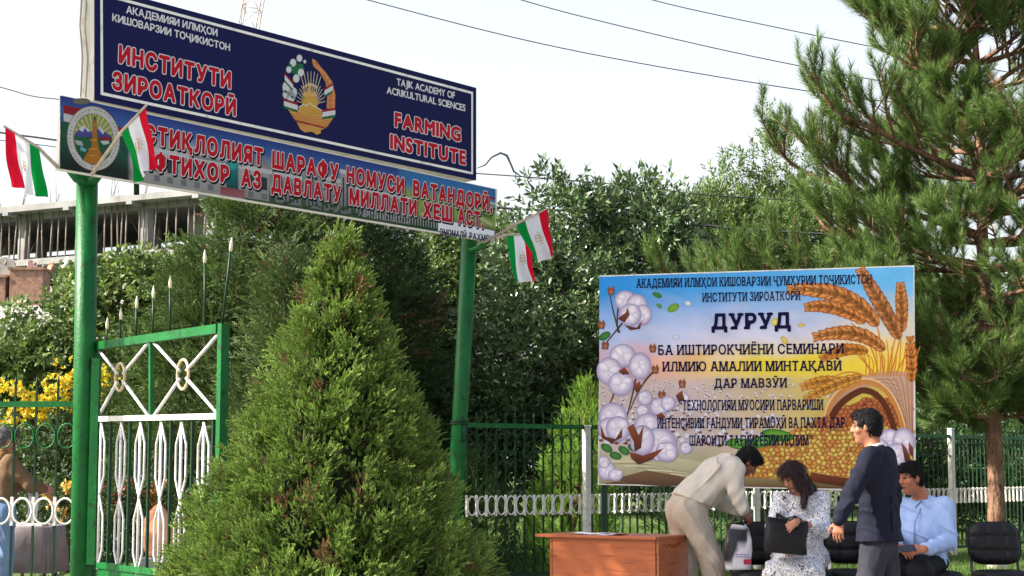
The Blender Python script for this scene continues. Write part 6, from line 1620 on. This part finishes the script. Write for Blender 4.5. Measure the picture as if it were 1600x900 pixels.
# ---- seated man in the blue shirt
def blue_man():
    f = nrm(V3(-.30, -.95, 0)); right = np.cross(f, UP); hc = P(1423, 747, 13.55); hf = nrm(V3(-.90, -.42, -.12)); hu = nrm(V3(-.10, 0, 1)); ground = P(1440, 800, 13.7); ground[2] = 0
    sh = P(1441, 789, 13.62); pel = P(1441, 872, 13.82)
    B = Body(); q, A = head(B, hc, hf, hu, 1.0); neck = sh + UP * .055; B.cap(q(0, -.03, -.05), neck, .058, .064, .03)
    rs, ls = sh + right * .17 - UP * .01, sh - right * .17 - UP * .01; re, rw = P(1399, 842, 13.5), P(1400, 853, 13.16); le, lw = P(1483, 846, 13.5), P(1445, 858, 13.12)
    B.ecap(sh - UP * .03, pel, right, .14, .09, .15, .12, .05)
    for a, b, c in ((rs, re, rw), (ls, le, lw)): B.cap(a, b, .052, .043, .03); B.cap(b, c, .041, .029, .02)
    hand(B, lw, V3(-.95, -.2, -.1), V3(-.1, -.75, .6), 1, curl=.75); hand(B, rw, V3(.62, -.6, -.35), V3(.1, -.75, .6), -1, curl=.75)
    rh, lh = pel + right * .095 - UP * .02, pel - right * .095 - UP * .02; rk, lk = P(1398, 890, 13.28), P(1436, 892, 13.2); ra, la = P(1395, 980, 13.35), P(1438, 980, 13.3); ra[2] = la[2] = .085
    for a, b, c in ((rh, rk, ra), (lh, lk, la)): B.cap(a, b, .085, .06, .04); B.cap(b, c, .054, .038, .02)
    root = B.build("person", SKIN, None, .006, face_colour(hc, hf, hu, S(150, 92, 68), S(118, 62, 52)), base=ground)
    props(root, "heavy-set man in light blue shirt seated at right, head turned left, phone in his hands", "person")
    H = Body(); hairmass(H, q, A, 1.0); hair_build(H, HAIR_B, root, .006, -UP * .6 + hf * .8)
    J = Body(); belly = P(1434, 838, 13.58)
    J.ecap(sh - UP * .02, sh - UP * .13, right, .18, .095, .195, .13, .06); J.ecap(sh - UP * .13, belly, right, .195, .13, .20, .165, .08); J.ecap(belly, pel + f * .03, right, .20, .165, .205, .15, .06); J.cap(neck - UP * .05, neck - UP * .02, .075, .066, .03)
    for a, b, c in ((rs, re, rw), (ls, le, lw)): J.cap(a, b, .080, .066, .04); J.cap(b, b + (c - b) * .9, .062, .047, .02)
    J.build("shirt", cloth("light_blue_shirt_cloth", S(150, 172, 212), .85, var=.05), root, .0075, wr=wrinkle(.012, 26, V3(.55, .2, .75), 6))
    for e in (-1, 1):
        m = MB(); b = neck + f * .080 - UP * .012; tip = neck + f * .128 - UP * .075 + right * e * .055; bk = neck + right * e * .082 + UP * .018; n_ = f * .008
        m.hexa([b, tip, bk - UP * .03, bk, b + n_, tip + n_, bk - UP * .03 + n_, bk + n_]); m.build("collar", cloth("collar_cloth", S(150, 172, 212)), root)
    K = Body(); K.ecap(neck - UP * .045, neck + UP * .012, right, .088, .080, .074, .072, .01); K.cut(neck + UP * .012, nrm(UP + f * .45)); K.build("collar_band", cloth("collar_band_cloth", S(140, 166, 210)), root, .005)
    m = MB(); m.tube([neck + f * .10 - UP * .07, P(1430, 815, 13.40), P(1428, 838, 13.395), P(1430, 858, 13.41)], .006, 5); m.build("button_placket", cloth("placket_cloth", S(112, 136, 180)), root)
    T = Body(); T.ecap(pel + UP * .02, pel - UP * .03, right, .18, .14, .18, .13, .04)
    for a, b, c in ((rh, rk, ra), (lh, lk, la)): T.cap(a, b, .11, .085, .05); T.cap(b, c + UP * .02, .085, .075, .04)
    T.build("trousers", cloth("black_trouser_cloth", (.014, .014, .018), .7), root, .008, wr=wrinkle(.005, 26, V3(.8, .3, .45), 7))
    for a in (ra, la):
        Sx = Body(); Sx.cap(a - UP * .035 - f * .05, a - UP * .045 + f * .15, .045, .036, .02); Sx.cut(a * V3(1, 1, 0) + UP * .004, V3(0, 0, -1)); Sx.build("shoe", LEATHER, root, .008)
    c = P(1417, 857, 13.03); t = thing("phone", c, "dark smartphone held by the seated man in blue shirt", "phone"); m = MB(); X, Yv = nrm(V3(1, .15, .08)), nrm(V3(-.1, -.7, -.7)); Z = np.cross(X, Yv); Yv = np.cross(Z, X); m.bevbox(c, .072, .036, .004, .008, X, Yv, Z); m.build("phone_case", BLACK_METAL, t); m = MB(); m.box(c + Z * (.0046 if Z[2] > 0 else -.0046), .066, .032, .0008, X, Yv, Z); m.build("screen", mat("phone_screen", (.02, .022, .03), .08, .6), t)
blue_man()
# ---- man at the left edge behind the railing
def left_man():
    Y = 15.95; f = nrm(V3(.80, .6, 0)); right = np.cross(f, UP); hc = P(12, 687, Y); hf = nrm(V3(.86, .45, -.22)); ground = P(2, 800, Y); ground[2] = 0; sh = P(6, 722, Y); pel = P(0, 800, Y)
    B = Body(); q, A = head(B, hc, hf, UP, .98); neck = sh + UP * .07; B.cap(q(0, -.03, -.06), neck, .052, .058, .03)
    rs, ls = sh + right * .165, sh - right * .165; re, rw = P(46, 757, Y - .12), P(66, 763, Y + .14); le, lw = P(30, 757, Y + .28), P(62, 766, Y + .36)
    B.ecap(sh - UP * .03, pel, right, .15, .09, .14, .095, .05)
    for a, b, c in ((rs, re, rw), (ls, le, lw)): B.cap(a, b, .048, .040, .03); B.cap(b, c, .038, .027, .02)
    hand(B, rw, V3(.8, .5, -.15), V3(.3, -.6, .7), -1, curl=.7); hand(B, lw, V3(.9, .1, -.3), V3(0, .1, 1), 1, curl=.7)
    rh, lh = pel + right * .085, pel - right * .085; rk, ra = P(6, 868, Y - .1), P(4, 935, Y - .1); lk, la = P(-10, 868, Y + .1), P(-14, 935, Y + .1); ra[2] = la[2] = .085
    for a, b, c in ((rh, rk, ra), (lh, lk, la)): B.cap(a, b, .08, .055, .04); B.cap(b, c, .05, .036, .02)
    root = B.build("person", SKIN, None, .007, face_colour(hc, hf, UP, S(160, 108, 84), S(130, 76, 66), (.2, .2, .2), .98), base=ground)
    props(root, "grey-haired man in tan hooded jacket and blue jeans behind the railing at the left edge", "person")
    H = Body(); hairmass(H, q, A, .97); hair_build(H, mat("grey_hair", (.10, .098, .096), .6, .2, var=.6, scale=50, bump=.7, bscale=110), root, .007, -UP * .7 - hf * .4)
    tan = cloth("tan_jacket_cloth", S(104, 84, 66), .85, var=.1)
    J = Body(); J.ecap(sh - UP * .03, sh - UP * .14, right, .18, .10, .195, .13, .06); J.ecap(sh - UP * .14, pel + UP * .06, right, .195, .135, .18, .14, .06)
    for a, b, c in ((rs, re, rw), (ls, le, lw)): J.cap(a, b, .078, .064, .045); J.cap(b, c, .062, .046, .025)
    J.cut(pel + UP * .1, V3(0, 0, -1)); J.build("jacket", tan, root, .008, wr=wrinkle(.006, 26, V3(.6, .3, .7), 8))
    Hd = Body(); Hd.ecap(sh + UP * .03 - f * .06, sh + UP * .075 - f * .03, right, .13, .09, .10, .075, .03); Hd.build("hood", cloth("hood_cloth", S(128, 98, 66), .85), root, .008, wr=wrinkle(.005, 40, V3(.2, .3, 1), 3))
    T = Body(); T.ecap(pel + UP * .1, pel - UP * .05, right, .16, .125, .17, .125, .04)
    for a, b, c in ((rh, rk, ra), (lh, lk, la)): T.cap(a, b, .115, .088, .05); T.cap(b, c, .086, .078, .04)
    T.build("jeans", cloth("blue_denim", S(104, 128, 158), .9, var=.18, scale=6), root, .008, wr=wrinkle(.005, 26, V3(.9, .3, .35), 2))
    m = MB(); m.tube([q(.08, -.01, .012), q(.083, .03, .012), q(.06, .085, .012)], .003, 5); m.build("glasses_temple", mat("red_plastic", S(150, 30, 40), .4, .4), root)
    for a in (ra, la):
        Sx = Body(); Sx.cap(a - UP * .035 - f * .05, a - UP * .045 + f * .15, .045, .036, .02); Sx.cut(a * V3(1, 1, 0) + UP * .004, V3(0, 0, -1)); Sx.build("shoe", LEATHER, root, .009)
    m = MB(); V = []
    for j in range(7):
        for i in range(4): p = P(44 + 15 * i / 3 + math.sin(j * .8) * 1.2, 768 + 44 * j / 6, Y + .30 + .02 * math.sin(i * 1.5 + j)); V.append(p)
    m.add(V + [v + V3(0, .002, 0) for v in V], [(j * 4 + i, j * 4 + i + 1, j * 4 + i + 5, j * 4 + i + 4) for j in range(6) for i in range(3)] + [(28 + j * 4 + i, 28 + j * 4 + i + 4, 28 + j * 4 + i + 5, 28 + j * 4 + i + 1) for j in range(6) for i in range(3)], smooth=True)
    props(m.build("paper_sheet", mat("lilac_paper", S(224, 220, 234), .8, .2)), "white paper hanging from the hands of the man in the tan jacket", "paper")
left_man()
# ------------------------------------------------------------------ flags
FR_, FW, FG = S(206, 20, 48), S(226, 226, 232), S(10, 140, 60)
STICK = mat("flag_stick_wood", S(176, 164, 148), .6, .3, var=.15, scale=20)
def flag(label, cor, Yc, stick, sag=.02, ph=0., along=True, outer="red"):
    """cor: red@pole, green@pole, green free, red free as pixels; Yc the depth of each; stick: pixel path (px,py,Y)"""
    A, B, C, D = [P(*p, y) for p, y in zip(cor, Yc)]; nu, nv = 28, 16; m = MB(); V, col = [], []
    n = nrm(np.cross(B - A, D - A)); 
    for j in range(nv + 1):
        for i in range(nu + 1):
            u, v = i / nu, j / nv; p = (A * (1 - u) + B * u) * (1 - v) + (D * (1 - u) + C * u) * v
            p = p + n * (.042 * math.sin(u * 9 + ph + v * 2) * v + .02 * math.sin(u * 19 + v * 5 + ph) * v) + (nrm(C - D) * .012 * math.sin(v * 7 + ph)) * v
            V.append(p)
    fu = lambda u: FR_ if u < 2 / 7 else (FW if u < 5 / 7 else FG)
    for j in range(nv):
        for i in range(nu):
            q = [V[j * (nu + 1) + i], V[j * (nu + 1) + i + 1], V[(j + 1) * (nu + 1) + i + 1], V[(j + 1) * (nu + 1) + i]]; m.add(q, [(0, 1, 2, 3)], fu((i + .5) / nu), True)
    t = thing("flag", A, label, "flag", "small flags on sticks by the signs"); 
    m.build("flag_cloth", CLOTH_FLAG, t)
    g = MB(); gold = S(196, 160, 84)
    for s in (-1, 1):
        def at(u, v):
            x, y = min(u * nu, nu - .01), min(v * nv, nv - .01); i, j = int(x), int(y); a, b = x - i, y - j; G = lambda i, j: V[j * (nu + 1) + i]
            return (G(i, j) * (1 - a) + G(i + 1, j) * a) * (1 - b) + (G(i, j + 1) * (1 - a) + G(i + 1, j + 1) * a) * b + n * .004 * s
        for k in range(7):
            a = math.pi * (k / 6); c = (.5 - .10 + .10 * (1 - math.sin(a)) , .5 + .13 * math.cos(a)); rr = (.011, .02)
            g.add([at(c[0] + rr[0] * math.cos(x), c[1] + rr[1] * math.sin(x)) for x in np.linspace(0, 2 * math.pi, 7)[:-1]], [list(range(6))], gold)
        for a, b in (((.46, .44), (.56, .43)), ((.46, .5), (.56, .5)), ((.46, .56), (.56, .57)), ((.56, .42), (.565, .58)), ((.46, .42), (.455, .58))):
            p0, p1 = at(*a), at(*b); w = nrm(np.cross(p1 - p0, n)) * .004; g.add([p0 - w, p0 + w, p1 + w, p1 - w], [(0, 1, 2, 3)], gold)
    g.build("crown_emblem", CLOTH_FLAG, t)
    m = MB(); pts = [P(*p) for p in stick]; m.tube(pts, [.017] + [.015] * (len(pts) - 2) + [.010], 8); m.build("stick", STICK, t)
flag("small red, white and green flag hanging against the sky left of the banner", [(8, 199), (61, 231), (70, 311), (16, 291)], [13.5, 13.75, 13.7, 13.5], [(92, 263, 13.95), (60, 231, 13.75), (6, 197, 13.5)], ph=1)
flag("small red, white and green flag in front of the banner's round emblem", [(228, 167), (189, 207), (214, 285), (243, 258)], [13.2, 13.4, 13.35, 13.2], [(144, 272, 13.8), (190, 206, 13.4), (229, 164, 13.18)], ph=2)
flag("upper right flag on a stick past the banner's right end", [(856, 326), (806, 350), (836, 415), (866, 399)], [17.0, 17.3, 17.3, 17.0], [(752, 381, 17.75), (806, 350, 17.3), (858, 325, 17.0)], ph=.4)
flag("lower right flag hanging behind and below another flag", [(829, 366), (792, 368), (801, 441), (838, 440)], [18.3, 18.1, 18.1, 18.3], [(760, 378, 17.85), (791, 367, 18.1), (831, 365, 18.3)], ph=3)

# ------------------------------------------------------------------ wires
WIRE = mat("cable_sheath", (.05, .05, .052), .7, .2)
def wire(label, pts, r, name="overhead_wire"):
    q = [P(*p) for p in pts]; Q = []
    for i in range(len(q) - 1):
        for t in np.linspace(0, 1, 8)[: (8 if i == len(q) - 2 else 7)]:
            a, b, c, d = q[max(i - 1, 0)], q[i], q[i + 1], q[min(i + 2, len(q) - 1)]
            Q.append(.5 * ((2 * b) + (-a + c) * t + (2 * a - 5 * b + 4 * c - d) * t * t + (-a + 3 * b - 3 * c + d) * t ** 3))
    m = MB(); m.tube(Q, r, 6); props(m.build(name, WIRE), label, "wire", "overhead wires")
wire("lowest of the three thin wires crossing the sky toward the pine", [(430, -42, 40), (575, 0, 40), (840, 67, 40), (1110, 118, 40), (1380, 158, 40), (1700, 190, 40)], .014)
wire("middle of the three thin wires crossing the sky toward the pine", [(640, -60, 41), (815, 0, 41), (1000, 48, 41), (1200, 93, 41), (1420, 134, 41), (1750, 185, 41)], .014)
wire("topmost of the three thin wires crossing the sky toward the pine", [(860, -50, 42), (1020, 0, 42), (1200, 40, 42), (1400, 80, 42), (1750, 145, 42)], .014)
wire("thin wire in the sky left of the banner, highest one there", [(-120, 105, 38), (0, 136, 38), (50, 150, 38), (98, 156, 38), (180, 168, 38)], .012)
wire("thicker cable in the sky left of the banner, passing behind the flag", [(-120, 188, 30), (0, 207, 30), (60, 215, 30), (140, 226, 30), (300, 244, 30)], .018)
wire("thin cable just below the thicker one left of the banner", [(-120, 206, 31), (0, 219, 31), (60, 226, 31), (140, 236, 31), (300, 250, 31)], .009)
wire("thick dark cable behind the right flags, running into the pine", [(600, 296, 26), (776, 324, 26), (900, 330, 26), (1010, 342, 26), (1140, 356, 26), (1270, 365, 26), (1420, 372, 26)], .02)
wire("thin cable above the glossy tree, running into the pine", [(700, 268, 26.5), (830, 277, 26.5), (960, 288, 26.5), (1100, 304, 26.5), (1300, 316, 26.5), (1450, 322, 26.5)], .010)
# torn ribbon hanging in the air right of the sign
def ribbon():
    pts = [P(x, y, 17.9) for x, y in ((745, 263), (758, 258), (768, 246), (782, 239), (792, 243), (798, 256), (803, 268), (815, 276), (836, 280), (870, 279))]; m = MB(); V = []
    w = [.003, .007, .008, .011, .014, .010, .011, .004, .003, .003]
    for i, p in enumerate(pts): d = nrm(pts[min(i + 1, 9)] - pts[max(i - 1, 0)]); s = nrm(np.cross(d, V3(0, 1, 0))) * w[i]; y = V3(0, .004, 0); V += [p - s - y, p + s - y, p + s + y, p - s + y]
    m.loft([V[4 * i:4 * i + 4] for i in range(10)]); props(m.build("torn_ribbon", mat("grey_ribbon", S(90, 100, 100), .8, .1)), "torn grey ribbon curling in the air off the navy sign's right edge", "ribbon")
ribbon()
for im in list(bpy.data.meshes):
    if im.users == 0: bpy.data.meshes.remove(im)
